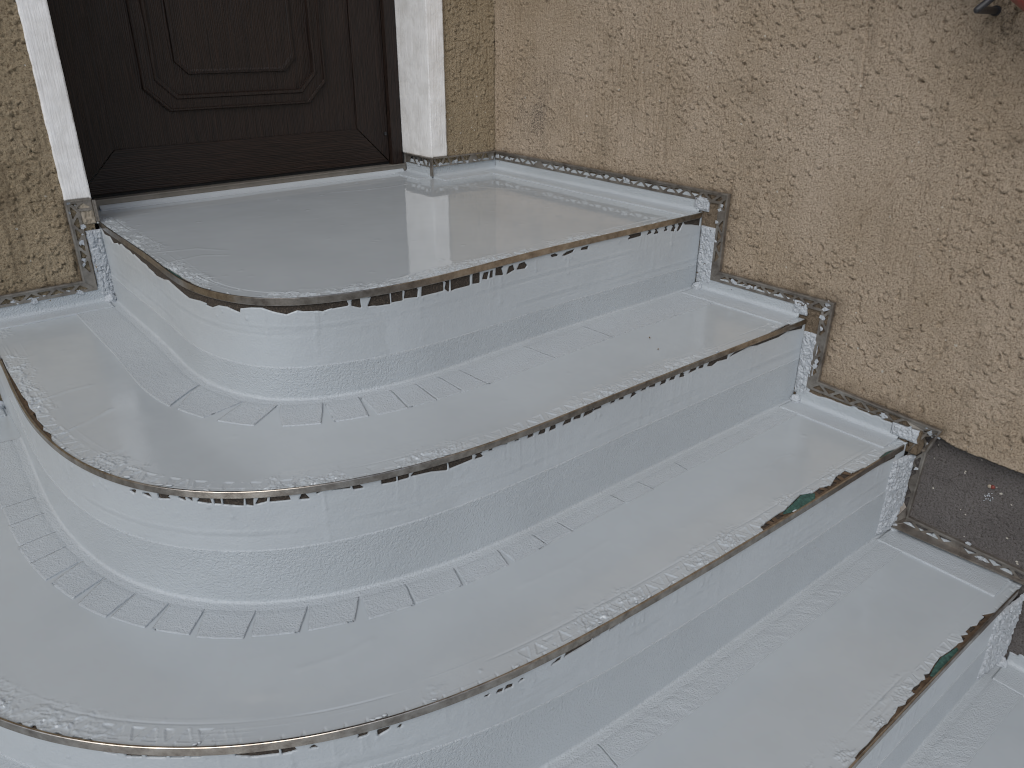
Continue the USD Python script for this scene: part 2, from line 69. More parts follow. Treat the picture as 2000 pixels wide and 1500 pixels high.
TREAD_BARE={1: [[(-1.1975,-0.4771),(-1.1859,-0.5243),(-1.1795,-0.6217),(-1.1793,-0.6617),(-1.1916,-0.6386),(-1.1991,-0.5853)],[(-1.19,-0.0752),(-1.1865,-0.0967),(-1.189,-0.1445),(-1.1958,-0.1523)],[(-1.1942,-0.3403),(-1.1891,-0.374),(-1.1923,-0.4002),(-1.1909,-0.4295),(-1.1982,-0.3955)],[(-1.1893,-0.4716),(-1.1845,-0.5018),(-1.1831,-0.5413),(-1.1848,-0.5888),(-1.1941,-0.6166),(-1.1964,-0.5614)]],2: [[(-1.4695,-0.247),(-1.4718,-0.3144),(-1.4714,-0.3615),(-1.4709,-0.4067),(-1.4713,-0.462),(-1.4682,-0.5012),(-1.4709,-0.5306),(-1.4667,-0.5608),(-1.4693,-0.5884),(-1.4654,-0.6239),(-1.4692,-0.6383),(-1.4612,-0.662),(-1.4657,-0.6851),(-1.4639,-0.7317),(-1.477,-0.721),(-1.4777,-0.6032),(-1.4785,-0.4685),(-1.48,-0.3172)],[(-0.9757,-1.146),(-0.9641,-1.1446),(-0.9574,-1.1464),(-0.9631,-1.1527)],[(-0.1662,-1.1552),(-0.1258,-1.1463),(-0.0531,-1.14),(-0.0602,-1.1491),(-0.1231,-1.1625)]],3: [[(-1.6359,-1.0386),(-1.63,-1.0445),(-1.6278,-1.0525),(-1.624,-1.0577),(-1.6184,-1.0582),(-1.6175,-1.0671),(-1.6104,-1.079),(-1.6046,-1.0756),(-1.6052,-1.0853),(-1.6007,-1.0951),(-1.595,-1.1017),(-1.59,-1.1058),(-1.5844,-1.1064),(-1.5804,-1.1157),(-1.5796,-1.1232),(-1.5721,-1.1314),(-1.5688,-1.1271),(-1.5632,-1.1337),(-1.5647,-1.1404),(-1.5549,-1.1435),(-1.5537,-1.1533),(-1.5446,-1.1646),(-1.535,-1.1735),(-1.5358,-1.1767),(-1.5637,-1.1461),(-1.5914,-1.1126),(-1.6096,-1.0877),(-1.6372,-1.0469)],[(-1.5279,-1.1826),(-1.523,-1.1823),(-1.5171,-1.1872),(-1.5153,-1.1935)],[(-0.4396,-1.4104),(-0.4085,-1.4055),(-0.3601,-1.3979),(-0.3358,-1.4097),(-0.3077,-1.4081),(-0.2855,-1.4179),(-0.2466,-1.4071),(-0.2104,-1.4059),(-0.2149,-1.4199),(-0.1723,-1.4235),(-0.1917,-1.4301),(-0.3771,-1.4234)],[(-0.1086,-1.4246),(-0.0717,-1.4213),(-0.0458,-1.4277),(-0.0599,-1.4308)],[(-0.5086,-1.4113),(-0.4856,-1.4088),(-0.4468,-1.4076),(-0.4263,-1.4093),(-0.4327,-1.4191),(-0.5107,-1.4201)]],4: [[(-0.1288,-1.6899),(-0.1273,-1.6948),(-0.1471,-1.6933),(-0.1665,-1.6955),(-0.1785,-1.6893),(-0.2005,-1.689),(-0.2045,-1.6962),(-0.2186,-1.6882),(-0.2315,-1.6982),(-0.243,-1.6939),(-0.2577,-1.6937),(-0.2805,-1.6916),(-0.305,-1.6878),(-0.3339,-1.6897),(-0.3599,-1.6934),(-0.3693,-1.6887),(-0.3791,-1.6959),(-0.387,-1.6924),(-0.4005,-1.6933),(-0.4106,-1.691),(-0.425,-1.6924),(-0.4226,-1.7001),(-0.4337,-1.6983),(-0.4493,-1.697),(-0.4628,-1.7),(-0.4764,-1.6944),(-0.4924,-1.6979),(-0.5086,-1.6981),(-0.5226,-1.6999),(-0.5416,-1.6975),(-0.5712,-1.6991),(-0.5888,-1.6997),(-0.6085,-1.6984),(-0.6273,-1.7),(-0.6271,-1.705),(-0.4574,-1.7044),(-0.3476,-1.7065),(-0.2267,-1.7089),(-0.1057,-1.7125),(-0.0963,-1.7053)]]}
GREEN={3: [[(-0.4396,-1.4104),(-0.4085,-1.4055),(-0.3601,-1.3979),(-0.3358,-1.4097),(-0.3527,-1.4199),(-0.4086,-1.4206)],[(-0.1086,-1.4246),(-0.0717,-1.4213),(-0.0458,-1.4277),(-0.0599,-1.4308)],[(-1.605,-1.0875),(-1.6007,-1.0951),(-1.595,-1.1017),(-1.5844,-1.1064),(-1.5804,-1.1157),(-1.5796,-1.1232),(-1.5681,-1.1346),(-1.569,-1.1388),(-1.591,-1.1109)]],4: [[(-0.3623,-1.6945),(-0.3339,-1.6897),(-0.305,-1.6878),(-0.2805,-1.6916),(-0.259,-1.6942),(-0.2686,-1.7046),(-0.3179,-1.706),(-0.3528,-1.7053)]],1: [[(-1.1893,-0.4716),(-1.1845,-0.5018),(-1.1831,-0.5413),(-1.1848,-0.5888),(-1.1941,-0.6166),(-1.1964,-0.5614)]]}
CUTS={1: [(1.317,0.073,1.275,0.092,1.261,0.095),(1.19,0.05,1.209,0.098,1.188,0.1),(1.13,0.007,1.14,0.103,1.109,0.101),(1.057,0.011,1.063,0.097,1.047,0.1),(0.996,0.015,1.0,0.098,0.988,0.094),(0.937,0.018,0.94,0.094,0.938,0.093),(0.887,0.034,0.89,0.092,0.89,0.092),(0.837,0.023,0.839,0.095,0.839,0.095),(0.787,0.057,0.788,0.098,0.788,0.098),(0.609,0.053,0.607,0.108,0.607,0.108),(0.431,0.036,0.428,0.108,0.428,0.108)],2: [(1.919,0.024,1.915,0.072,1.915,0.072),(1.851,0.001,1.847,0.054,1.847,0.054),(1.775,0.006,1.77,0.072,1.77,0.072),(1.716,0.023,1.71,0.074,1.71,0.074),(1.658,0.008,1.65,0.076,1.637,0.076),(1.587,0.012,1.578,0.073,1.563,0.072),(1.511,0.008,1.507,0.066,1.502,0.068),(1.446,0.016,1.445,0.066,1.435,0.066),(1.388,0.024,1.383,0.064,1.373,0.065),(1.31,0.021,1.314,0.062,1.306,0.064),(1.234,0.026,1.246,0.065,1.235,0.063),(1.157,0.028,1.174,0.065,1.156,0.066),(1.086,0.02,1.089,0.062,1.087,0.062),(1.001,0.024,1.01,0.062,1.005,0.063),(0.915,0.025,0.925,0.064,0.912,0.059),(0.843,0.029,0.842,0.052,0.842,0.052),(0.785,0.019,0.781,0.046,0.781,0.046),(0.646,0.024,0.643,0.05,0.643,0.05),(0.571,0.03,0.566,0.05,0.566,0.05),(0.454,0.023,0.459,0.051,0.459,0.051)],3: [(0.95,0.017,0.954,0.064,0.954,0.064)]}

ZT = {1: -.0565, 2: -.2465, 3: -.448, 4: -.673, 5: -.868}      # tread levels
XP = 0.028                                                      # the plinth stands back this far


# ------------------------------------------------------------------ materials
def coating(name, base, rough0, rough1, bumps, spec=0.5, bump_strength=1.0):
    nodes = {'g': ('geometry', {}),
             'cn': ('noise_texture', {'scale': 5.0, 'detail': 4.0}),
             'cr': ('rgb_ramp', {'ramp': [(0.3, tuple(c * 0.95 for c in base)), (0.7, tuple(c * 1.04 for c in base))]}),
             'rn': ('noise_texture', {'scale': 9.0, 'detail': 3.0}),
             'rr': ('map_range', {'from_min': 0.35, 'from_max': 0.65, 'to_min': rough0, 'to_max': rough1, 'clamp': True}),
             'p': ('principled_bsdf', {'specular_ior_level': spec})}
    links = [('g.position', 'cn.vector'), ('cn.fac', 'cr.fac'), ('cr.color', 'p.base_color'), ('g.position', 'rn.vector'), ('rn.fac', 'rr.value'), ('rr.result', 'p.roughness')]
    prev = None
    for i, (sc, det, dist) in enumerate(bumps):
        nodes['b%dn' % i] = ('noise_texture', {'scale': sc, 'detail': det, 'roughness': 0.5})
        nodes['b%d' % i] = ('bump', {'strength': bump_strength, 'distance': dist})
        links += [('g.position', 'b%dn.vector' % i), ('b%dn.fac' % i, 'b%d.height' % i)]
        if prev:
            links.append((prev, 'b%d.normal' % i))
        prev = 'b%d.normal' % i
    links.append((prev, 'p.normal'))
    return mat(name, nodes, links)


DIMMED_GREY = (0.360, 0.390, 0.407)  # darker than the risers: reflection of the dark walls put into the tread colour
m_landing = coating('dimmed_grey_gloss', DIMMED_GREY, 0.012, 0.045, [(300.0, 2.0, 0.00002)], spec=0.62)
m_tread = coating('dimmed_grey_coating', DIMMED_GREY, 0.06, 0.20, [(420.0, 2.0, 0.00006), (60.0, 2.0, 0.00016)], spec=0.55)
m_riser = coating('grey_coating_upright', (0.392, 0.421, 0.440), 0.28, 0.42, [(260.0, 3.0, 0.0006), (50.0, 2.0, 0.0008)])
m_fleece = coating('grey_coated_fleece', (0.380, 0.410, 0.430), 0.34, 0.48, [(260.0, 3.0, 0.0018), (520.0, 2.0, 0.0006)])
m_rough = coating('grey_rough_strip', (0.40, 0.425, 0.45), 0.35, 0.5, [(180.0, 4.0, 0.004), (420.0, 3.0, 0.0015)])
m_white = mat('white_paint', {
    'g': ('geometry', {}), 'mp': ('mapping', {'mapping_type': 'point', 'scale': (1.0, 1.0, 0.07)}),
    'n': ('noise_texture', {'scale': 260.0, 'detail': 4.0}), 'n2': ('noise_texture', {'scale': 22.0, 'detail': 5.0}),
    'r': ('rgb_ramp', {'ramp': [(0.25, (0.60, 0.59, 0.57)), (0.6, (0.72, 0.715, 0.705))]}),
    'b': ('bump', {'strength': 0.9, 'distance': 0.0012}), 'b2': ('bump', {'strength': 0.7, 'distance': 0.004}),
    'p': ('principled_bsdf', {'roughness': 0.5})},
    [('g.position', 'mp.vector'), ('mp.vector', 'n.vector'), ('g.position', 'n2.vector'), ('n2.fac', 'r.fac'), ('r.color', 'p.base_color'),
     ('n.fac', 'b.height'), ('n2.fac', 'b2.height'), ('b.normal', 'b2.normal'), ('b2.normal', 'p.normal')])


def stucco(name, lo, hi, stain, speck=0.0):
    nodes = {
        'g': ('geometry', {}),
        'n1': ('noise_texture', {'scale': 3.0, 'detail': 6.0, 'roughness': 0.62}),
        'r1': ('rgb_ramp', {'ramp': [(0.3, lo), (0.68, hi)]}),
        'n2': ('noise_texture', {'scale': 250.0, 'detail': 4.0, 'roughness': 0.75}),
        'r2': ('rgb_ramp', {'ramp': [(0.33, (0.36, 0.31, 0.26)), (0.45, (0.89, 0.88, 0.86)), (0.55, (1.05, 1.05, 1.05)), (0.70, (1.26, 1.25, 1.24))]}),
        'mu': ('mix', {'mix_type': 'multiply', 'fac': 1.0}),
        'n3': ('noise_texture', {'scale': 7.0, 'detail': 8.0, 'roughness': 0.68}),
        'r3': ('rgb_ramp', {'ramp': [(0.56, (0, 0, 0)), (0.74, (0.5, 0.5, 0.5))]}),
        'ms': ('mix', {'color2': stain}),
        'vw': ('noise_texture', {'scale': 45.0, 'detail': 2.0}), 'vx': ('mix', {'fac': 0.012, 'mix_type': 'add'}),
        'v': ('voronoi_texture', {'scale': 95.0, 'randomness': 1.0}),
        'vd': ('separate_color', {}), 'vt': ('math', {'math_type': 'multiply', 'value2': 0.30}), 'vl': ('math', {'math_type': 'less_than'}),
        'vr': ('rgb_ramp', {'ramp': [(0.0, (0, 0, 0)), (1.0, (1, 1, 1))]}),
        'vs': ('separate_color', {}),
        'vc': ('math', {'math_type': 'greater_than', 'value2': 1.0 - speck}),
        'vm': ('math', {'math_type': 'multiply'}),
        'mv': ('mix', {'color2': (0.62, 0.58, 0.50)}),
        'bn': ('noise_texture', {'scale': 250.0, 'detail': 4.0, 'roughness': 0.75}),
        'b': ('bump', {'strength': 1.0, 'distance': 0.009}),
        'ad': ('attribute', {'attribute': 'browning'}), 'md': ('mix', {'color2': (0.085, 0.06, 0.038)}),
        'as': ('attribute', {'attribute': 'soot'}), 'sr': ('rgb_ramp', {'ramp': [(0.40, (1, 1, 1)), (0.56, (0.12, 0.12, 0.12))]}), 'sm': ('math', {'math_type': 'multiply'}), 'mk': ('mix', {'color2': (0.055, 0.05, 0.046)}),
        'p': ('principled_bsdf', {'roughness': 0.9, 'specular_ior_level': 0.15})}
    links = [('g.position', x + '.vector') for x in ('n1', 'n2', 'n3', 'vw', 'bn')] + [('g.position', 'vx.color1'), ('vw.color', 'vx.color2'), ('vx.color', 'v.vector'), ('v.color', 'vd.color'), ('vd.g', 'vt.value1'), ('v.distance', 'vl.value1'), ('vt.value', 'vl.value2'), ('vl.value', 'vr.fac')]
    links += [('n1.fac', 'r1.fac'), ('n2.fac', 'r2.fac'), ('r1.color', 'mu.color1'), ('r2.color', 'mu.color2'), ('n3.fac', 'r3.fac'),
              ('r3.color', 'ms.fac'), ('mu.color', 'ms.color1'), ('v.color', 'vs.color'), ('vs.r', 'vc.value1'),
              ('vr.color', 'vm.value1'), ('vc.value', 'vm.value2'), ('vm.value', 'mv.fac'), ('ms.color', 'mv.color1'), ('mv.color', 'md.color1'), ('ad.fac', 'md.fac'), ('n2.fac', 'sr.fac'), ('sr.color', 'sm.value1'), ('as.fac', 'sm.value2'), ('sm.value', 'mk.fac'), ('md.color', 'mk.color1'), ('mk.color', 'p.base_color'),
              ('bn.fac', 'b.height'), ('b.normal', 'p.normal')]
    return mat(name, nodes, links)


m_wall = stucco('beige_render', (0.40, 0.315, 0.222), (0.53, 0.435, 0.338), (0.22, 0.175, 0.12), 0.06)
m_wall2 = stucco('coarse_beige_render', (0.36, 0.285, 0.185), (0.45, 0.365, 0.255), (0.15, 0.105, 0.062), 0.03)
m_plinth = stucco('dark_plinth_render', (0.12, 0.109, 0.105), (0.205, 0.19, 0.183), (0.035, 0.033, 0.032), 0.22)


def speckle(name, lo, mid, hi, scale, rough=0.85, metallic=0.0, bump=0.001):
    return mat(name, {
        'g': ('geometry', {}), 'n': ('noise_texture', {'scale': scale, 'detail': 5.0, 'roughness': 0.7}),
        'r': ('rgb_ramp', {'ramp': [(0.3, lo), (0.55, mid), (0.78, hi)]}),
        'b': ('bump', {'strength': 0.8, 'distance': bump}), 'p': ('principled_bsdf', {'roughness': rough, 'metallic': metallic})},
        [('g.position', 'n.vector'), ('n.fac', 'r.fac'), ('r.color', 'p.base_color'), ('n.fac', 'b.height'), ('b.normal', 'p.normal')])


m_mortar = speckle('bare_brown_mortar', (0.012, 0.009, 0.007), (0.045, 0.034, 0.025), (0.16, 0.125, 0.09), 320.0, 0.9, 0.0, 0.002)
m_core = speckle('stair_core', (0.1, 0.095, 0.09), (0.2, 0.19, 0.18), (0.3, 0.29, 0.27), 40.0)
m_green = speckle('green_adhesive', (0.010, 0.026, 0.023), (0.030, 0.088, 0.072), (0.075, 0.16, 0.135), 150.0, 0.8)
m_filler = speckle('beige_filler', (0.2, 0.165, 0.12), (0.36, 0.31, 0.24), (0.45, 0.4, 0.33), 60.0)
m_rail = speckle('brushed_steel', (0.22, 0.19, 0.165), (0.42, 0.385, 0.34), (0.58, 0.55, 0.51), 45.0, 0.25, 1.0, 0.0002)
m_trim = speckle('dull_trim_steel', (0.12, 0.10, 0.085), (0.27, 0.245, 0.215), (0.38, 0.355, 0.32), 22.0, 0.42, 0.8, 0.0004)
m_leg = speckle('brown_trim_leg', (0.05, 0.035, 0.025), (0.15, 0.105, 0.07), (0.27, 0.2, 0.14), 55.0, 0.5, 0.6, 0.0006)
m_sill = speckle('sill_metal', (0.16, 0.145, 0.122), (0.2, 0.18, 0.155), (0.24, 0.22, 0.195), 25.0, 0.42, 0.4, 0.0002)
m_iron = speckle('black_iron', (0.008, 0.008, 0.009), (0.015, 0.015, 0.017), (0.03, 0.03, 0.032), 120.0, 0.5)
m_red = speckle('red_wood', (0.10, 0.018, 0.012), (0.16, 0.03, 0.02), (0.2, 0.045, 0.03), 40.0, 0.45)
m_leaf = speckle('dry_leaf', (0.08, 0.05, 0.02), (0.17, 0.10, 0.03), (0.28, 0.18, 0.06), 300.0)
m_paving = speckle('grey_paving', (0.10, 0.10, 0.098), (0.17, 0.168, 0.162), (0.24, 0.235, 0.225), 6.0)
m_gap = mat('dark_seal', {'p': ('principled_bsdf', {'base_color': (0.006, 0.006, 0.006), 'roughness': 0.7})}, [])


def wood(name, scale, band='x'):
    return mat(name, {
        'g': ('geometry', {}), 'mp': ('mapping', {'mapping_type': 'point', 'scale': scale}),
        'n': ('noise_texture', {'scale': 34.0, 'detail': 6.0, 'roughness': 0.62, 'distortion': 0.9}),
        'n0': ('noise_texture', {'scale': 6.0, 'detail': 3.0}),
        'w': ('wave_texture', {'wave_type': 'bands', 'bands_direction': band, 'scale': 16.0, 'distortion': 9.0, 'detail': 3.0, 'detail_scale': 1.4}),
        'mx': ('mix', {'fac': 0.3}),
        'r': ('rgb_ramp', {'ramp': [(0.3, (0.0045, 0.0028, 0.0021)), (0.48, (0.0115, 0.0066, 0.0047)), (0.7, (0.022, 0.0128, 0.0092))]}),
        'b': ('bump', {'strength': 1.0, 'distance': 0.0016}), 'p': ('principled_bsdf', {'roughness': 0.44, 'specular_ior_level': 0.3})},
        [('g.position', 'mp.vector'), ('mp.vector', 'n.vector'), ('mp.vector', 'w.vector'), ('n.fac', 'mx.color1'), ('w.fac', 'mx.color2'),
         ('mx.color', 'r.fac'), ('r.color', 'p.base_color'), ('mx.color', 'b.height'), ('b.normal', 'p.normal')])


m_wood_v = wood('dark_wood_upright', (4.5, 4.5, 0.28))
m_wood_h = wood('dark_wood_lying', (0.28, 4.5, 4.5), 'z')


# ------------------------------------------------------------------ helpers
USED = {}


def uniq(base):
    n = USED.get(base, -1) + 1
    USED[base] = n
    return base if n == 0 else '%s_%03d' % (base, n)


def tag(prim, label=None, cat=None, group=None, kind=None):
    for k, v in (('label', label), ('category', cat), ('group', group), ('kind', kind)):
        if v:
            prim.SetCustomDataByKey(k, v)
    return prim


def thing(name, label, cat, loc=(0, 0, 0), group=None):
    x = UsdGeom.Xform.Define(stage, uniq('/World/' + name))
    x.AddTranslateOp().Set(Gf.Vec3d(*map(float, loc)))
    t = tag(x.GetPrim(), label, cat, group)
    ORIGIN[str(t.GetPath())] = np.array(loc, float)
    return t


ORIGIN = {}


def origin_of(path):
    s = str(path)
    for k, v in ORIGIN.items():
        if s == k or s.startswith(k + '/'):
            return v
    return np.zeros(3)


def part(parent, name, mesh, material, smooth=False, label=None, kind=None):
    """One mesh prim below parent (a prim or None for /World); vertices are given in world space."""
    base = str(parent.GetPath()) if parent is not None else '/World'
    v, f = (mesh.vertices, mesh.faces) if isinstance(mesh, trimesh.Trimesh) else mesh
    v = np.asarray(v, float) - origin_of(base)
    path = uniq(base + '/' + name)
    m = usdkit.mesh(stage, path, (v, np.asarray(f, int)), material, smooth=smooth)
    return tag(m.GetPrim(), label, kind=kind)


def cat(*ms):
    ms = [m for m in ms if m is not None]
    return trimesh.util.concatenate(ms)


def bx(x0, x1, y0, y1, z0, z1):
    m = trimesh.creation.box(extents=(x1 - x0, y1 - y0, z1 - z0))
    m.apply_translation(((x0 + x1) / 2, (y0 + y1) / 2, (z0 + z1) / 2))
    return m


def polys(g):
    return [q for q in getattr(g, 'geoms', [g]) if q.geom_type == 'Polygon' and q.area > 1e-7]


def densify(ring, sp):
    c = np.asarray(ring.coords)[:-1]
    out = []
    for a, b in zip(c, np.roll(c, -1, axis=0)):
        n = max(1, int(math.ceil(np.linalg.norm(b - a) / sp)))
        out.append(a + (b - a) * (np.arange(n) / n)[:, None])
    return np.concatenate(out)


def hexgrid(b, sp):
    x = np.arange(b[0], b[2], sp); y = np.arange(b[1], b[3], sp * 0.8660254)
    X, Y = np.meshgrid(x, y); X[1::2] += sp / 2
    return np.c_[X.ravel(), Y.ravel()]


def sheet(poly, sp, zones=()):
    """Fine triangle sheet over a polygon; zones: (polygon, finer or coarser spacing) that replace the default there."""
    pts, taken = [], None
    allz = [(z.intersection(poly), s) for z, s in zones] 
    rest = poly
    for z, s in allz:
        if not z.is_empty:
            rest = rest.difference(z)
    for z, s in allz + [(rest, sp)]:
        if z.is_empty:
            continue
        g = hexgrid(z.bounds, s)
        inside = z.buffer(-0.02 * s).intersection(poly.buffer(-0.45 * s))
        if inside.is_empty:
            continue
        shapely.prepare(inside)
        g = g[shapely.contains_xy(inside, g[:, 0], g[:, 1])]
        g = g + rng.uniform(-.08, .08, g.shape) * s
        pts.append(g)
    smin = min([sp] + [s for z, s in allz if not z.is_empty])
    for q in polys(poly):
        for ring in [q.exterior] + list(q.interiors):
            d = densify(ring, smin * 1.0)
            # thin out boundary points that lie in coarse zones
            pts.append(d)
    P = np.concatenate(pts)
    P = np.unique(np.round(P, 6), axis=0)
    c0 = P.mean(0)
    T = Delaunay(P - c0).simplices
    c = P[T].mean(1)
    pb = poly.buffer(1e-6)
    shapely.prepare(pb)
    T = T[shapely.contains_xy(pb, c[:, 0], c[:, 1])]
    a = P[T]
    area = np.abs((a[:, 1, 0] - a[:, 0, 0]) * (a[:, 2, 1] - a[:, 0, 1]) - (a[:, 1, 1] - a[:, 0, 1]) * (a[:, 2, 0] - a[:, 0, 0]))
    T = T[area > 1e-10]
    used = np.unique(T)
    re = -np.ones(len(P), int); re[used] = np.arange(len(used))
    return P[used], re[T]


def orient(V, T, N):
    """Flips the triangles whose normals point against the wanted outward direction N (one vector or one per vertex)."""
    n = np.cross(V[T[:, 1]] - V[T[:, 0]], V[T[:, 2]] - V[T[:, 0]])
    ref = np.broadcast_to(N, V.shape)[T[:, 0]]
    bad = (n * ref).sum(1) < 0
    T = T.copy()
    T[bad] = T[bad][:, ::-1]
    return T


def skirt(V, T, back):
    """Closes the free edges of a sheet with a rim running back by the vectors back."""
    e = np.sort(np.concatenate([T[:, [0, 1]], T[:, [1, 2]], T[:, [2, 0]]]), axis=1)
    d = np.concatenate([T[:, [0, 1]], T[:, [1, 2]], T[:, [2, 0]]])
    key = e[:, 0].astype(np.int64) * len(V) + e[:, 1]
    u, first, cnt = np.unique(key, return_index=True, return_counts=True)
    b = d[first[cnt == 1]]
    ids = np.unique(b)
    re = -np.ones(len(V), int); re[ids] = len(V) + np.arange(len(ids))
    B = np.broadcast_to(back, V.shape)[ids]
    V2 = np.vstack([V, V[ids] + B])
    q = np.vstack([np.c_[b[:, 1], b[:, 0], re[b[:, 0]]], np.c_[b[:, 1], re[b[:, 0]], re[b[:, 1]]]])
    return V2, np.vstack([T, q])


def n1(t, seed=0, oct_=3):
    t = np.asarray(t, float)
    return meshkit.fbm(np.stack([t, np.full_like(t, 3.7), np.full_like(t, 1.3)], -1), oct_, seed)


def n2(x, y, seed=0, oct_=3):
    return meshkit.fbm(np.stack([np.asarray(x, float), np.asarray(y, float), np.full(np.shape(x), 0.37)], -1), oct_, seed)


def sstep(a, b, x):
    t = np.clip((x - a) / (b - a), 0, 1)
    return t * t * (3 - 2 * t)


class Path:
    """The plan curve of a step's edge: s runs from the right-hand wall; out is away from the stairs' core."""

    def __init__(self, pts):
        p = np.array(pts, float)
        L = np.r_[0, np.cumsum(np.linalg.norm(np.diff(p, axis=0), axis=1))]
        self.L = L[-1]
        self.cx, self.cy = CubicSpline(L, p[:, 0]), CubicSpline(L, p[:, 1])
        self.S = np.linspace(0, self.L, 2400)
        self.D = np.c_[self.cx(self.S), self.cy(self.S)]
        self.tree = cKDTree(self.D)

    def at(self, s):
        s = np.asarray(s, float)
        p = np.stack([self.cx(s), self.cy(s)], -1)
        t = np.stack([self.cx(s, 1), self.cy(s, 1)], -1)
        t /= np.linalg.norm(t, axis=-1, keepdims=True)
        return p, t, np.stack([-t[..., 1], t[..., 0]], -1)

    def off(self, d, s0=None, s1=None, step=0.006):
        s0 = 0 if s0 is None else s0; s1 = self.L if s1 is None else s1
        s = np.linspace(s0, s1, max(2, int((s1 - s0) / step)))
        p, t, n = self.at(s)
        return p + n * d

    def sd(self, xy):
        d, i = self.tree.query(xy)
        return self.S[i], d


PA = {k: Path(v) for k, v in PATH.items()}
BAND = {1: (0.062, 0.066, 0.105, 0.098), 2: (0.108, 0.10, 0.052, 0.073), 3: (0.125, 0.15, 0.062, 0.085), 4: (0.10, 0.10, 0.075, 0.075)}
# per riser: band height at the wall end and further round, fleece reach on the tread below at the wall end and further round
SW = {1: (0.7, 1.1), 2: (0.8, 1.3), 3: (0.8, 1.4), 4: (0.8, 1.5)}


def band_h(k, s):
    a = sstep(SW[k][0], SW[k][1], s)
    return BAND[k][0] * (1 - a) + BAND[k][1] * a


def band_w(k, s):
    a = sstep(SW[k][0], SW[k][1], s)
    return BAND[k][2] * (1 - a) + BAND[k][3] * a


# ------------------------------------------------------------------ the ground
gp = bx(-60, 60, -60, 60, -1.30, -1.072)
g = part(None, 'ground', gp, m_paving); tag(g, 'grey paved yard around the steps', kind='structure')

# ------------------------------------------------------------------ walls
def pebbles(u, v, pitch, seed, rmin, rmax, hmin, hmax):
    r = np.random.default_rng(seed)
    b = (u.min(), v.min(), u.max(), v.max())
    n = int((b[2] - b[0]) * (b[3] - b[1]) / pitch ** 2)
    c = np.c_[r.uniform(b[0], b[2], n), r.uniform(b[1], b[3], n)]
    R = r.uniform(rmin, rmax, n); H = r.uniform(hmin, hmax, n)
    d, i = cKDTree(c).query(np.c_[u, v], k=3)
    return (H[i] * np.sqrt(np.clip(1 - (d / R[i]) ** 2, 0, 1))).max(1)


def render_relief(u, z, seed, coarse=1.0, streak=1.0):
    """Scraped render: floated ground, upright drag marks, grains, torn pits."""
    h = 0.0022 * (n2(u * 14, z * 14, seed, 4) - 0.5)
    drag = n2(u / 0.0044, z / 0.07, seed + 3, 2)
    zone = sstep(0.40, 0.62, n2(u * 5, z * 5, seed + 9, 2))
    h -= 0.0012 * streak * coarse ** 2 * sstep(0.50, 0.72, drag) * (0.45 + 0.55 * zone)
    h += 0.0015 * coarse * (n2(u / 0.0036, z / 0.0046, seed + 5, 3) - 0.5) * 2
    h += pebbles(u, z, 0.0095, seed, 0.0018, 0.0046, 0.0002, 0.0016) * coarse * (0.45 + 0.75 * n2(u * 9, z * 9, seed + 11, 2))
    pit = n2(u / 0.011, z / 0.016, seed + 21, 3)
    h -= 0.0046 * sstep(0.66, 0.76, pit)
    # torn grains: short dark crescents under loose lumps
    r = np.random.default_rng(seed + 77)
    b = (u.min(), max(z.min(), -0.7), u.max(), min(z.max(), 0.6))
    n = int((b[2] - b[0]) * (b[3] - b[1]) * 2100)
    c = np.c_[r.uniform(b[0], b[2], n), r.uniform(b[1], b[3], n)]
    rad = r.uniform(.0028, .0062, n); hh = r.uniform(.0014, .0044, n) * (n2(c[:, 0] * 4, c[:, 1] * 4, seed + 78, 2) > .36)
    d, i = cKDTree(c).query(np.c_[u, z], distance_upper_bound=0.013)
    ok = i < n
    i = np.where(ok, i, 0); d = np.where(ok, d, 1.0)
    ang = np.arctan2(z - c[i, 1], u - c[i, 0]); a0 = -1.6 + 0.9 * np.sin(i * 12.9898)
    facing = np.clip(np.cos(ang - a0), 0, 1)
    h += hh[i] * (0.8 * np.exp(-(d / rad[i]) ** 2) - 1.5 * facing * np.exp(-((d - rad[i] * 1.15) / (rad[i] * .28)) ** 2))
    return h - 0.0006


# right-hand wall (x = 0, faces -x)
wall_r = thing('rendered_wall', 'beige scraped render wall rising on the right of the steps, over a dark plinth', 'wall', (0, -1.8, -1.07))
yy = np.linspace(-4.2, -1.452, 500)
low = -0.4085 - 0.012 * sstep(-1.46, -1.56, yy) * 1 + 0.012 * (n1(yy * 25, 5, 4) - 0.5) - 0.008 * (-1.46 - yy)
wall_poly = Polygon([(0.0, -1.07), (0.0, 2.75), (-4.2, 2.75)] + list(zip(yy, low)) + [(-1.452, -0.47), (-1.38, -0.47), (-1.38, -1.07)])
dense = sbox(-1.86, -0.5, -0.001, 0.50)
P, T = sheet(wall_poly, 0.035, [(dense, 0.0025)])
h = render_relief(P[:, 0], P[:, 1], 31, 1.1, 1.25 + 1.6 * sstep(-.95, -.25, P[:, 0]))
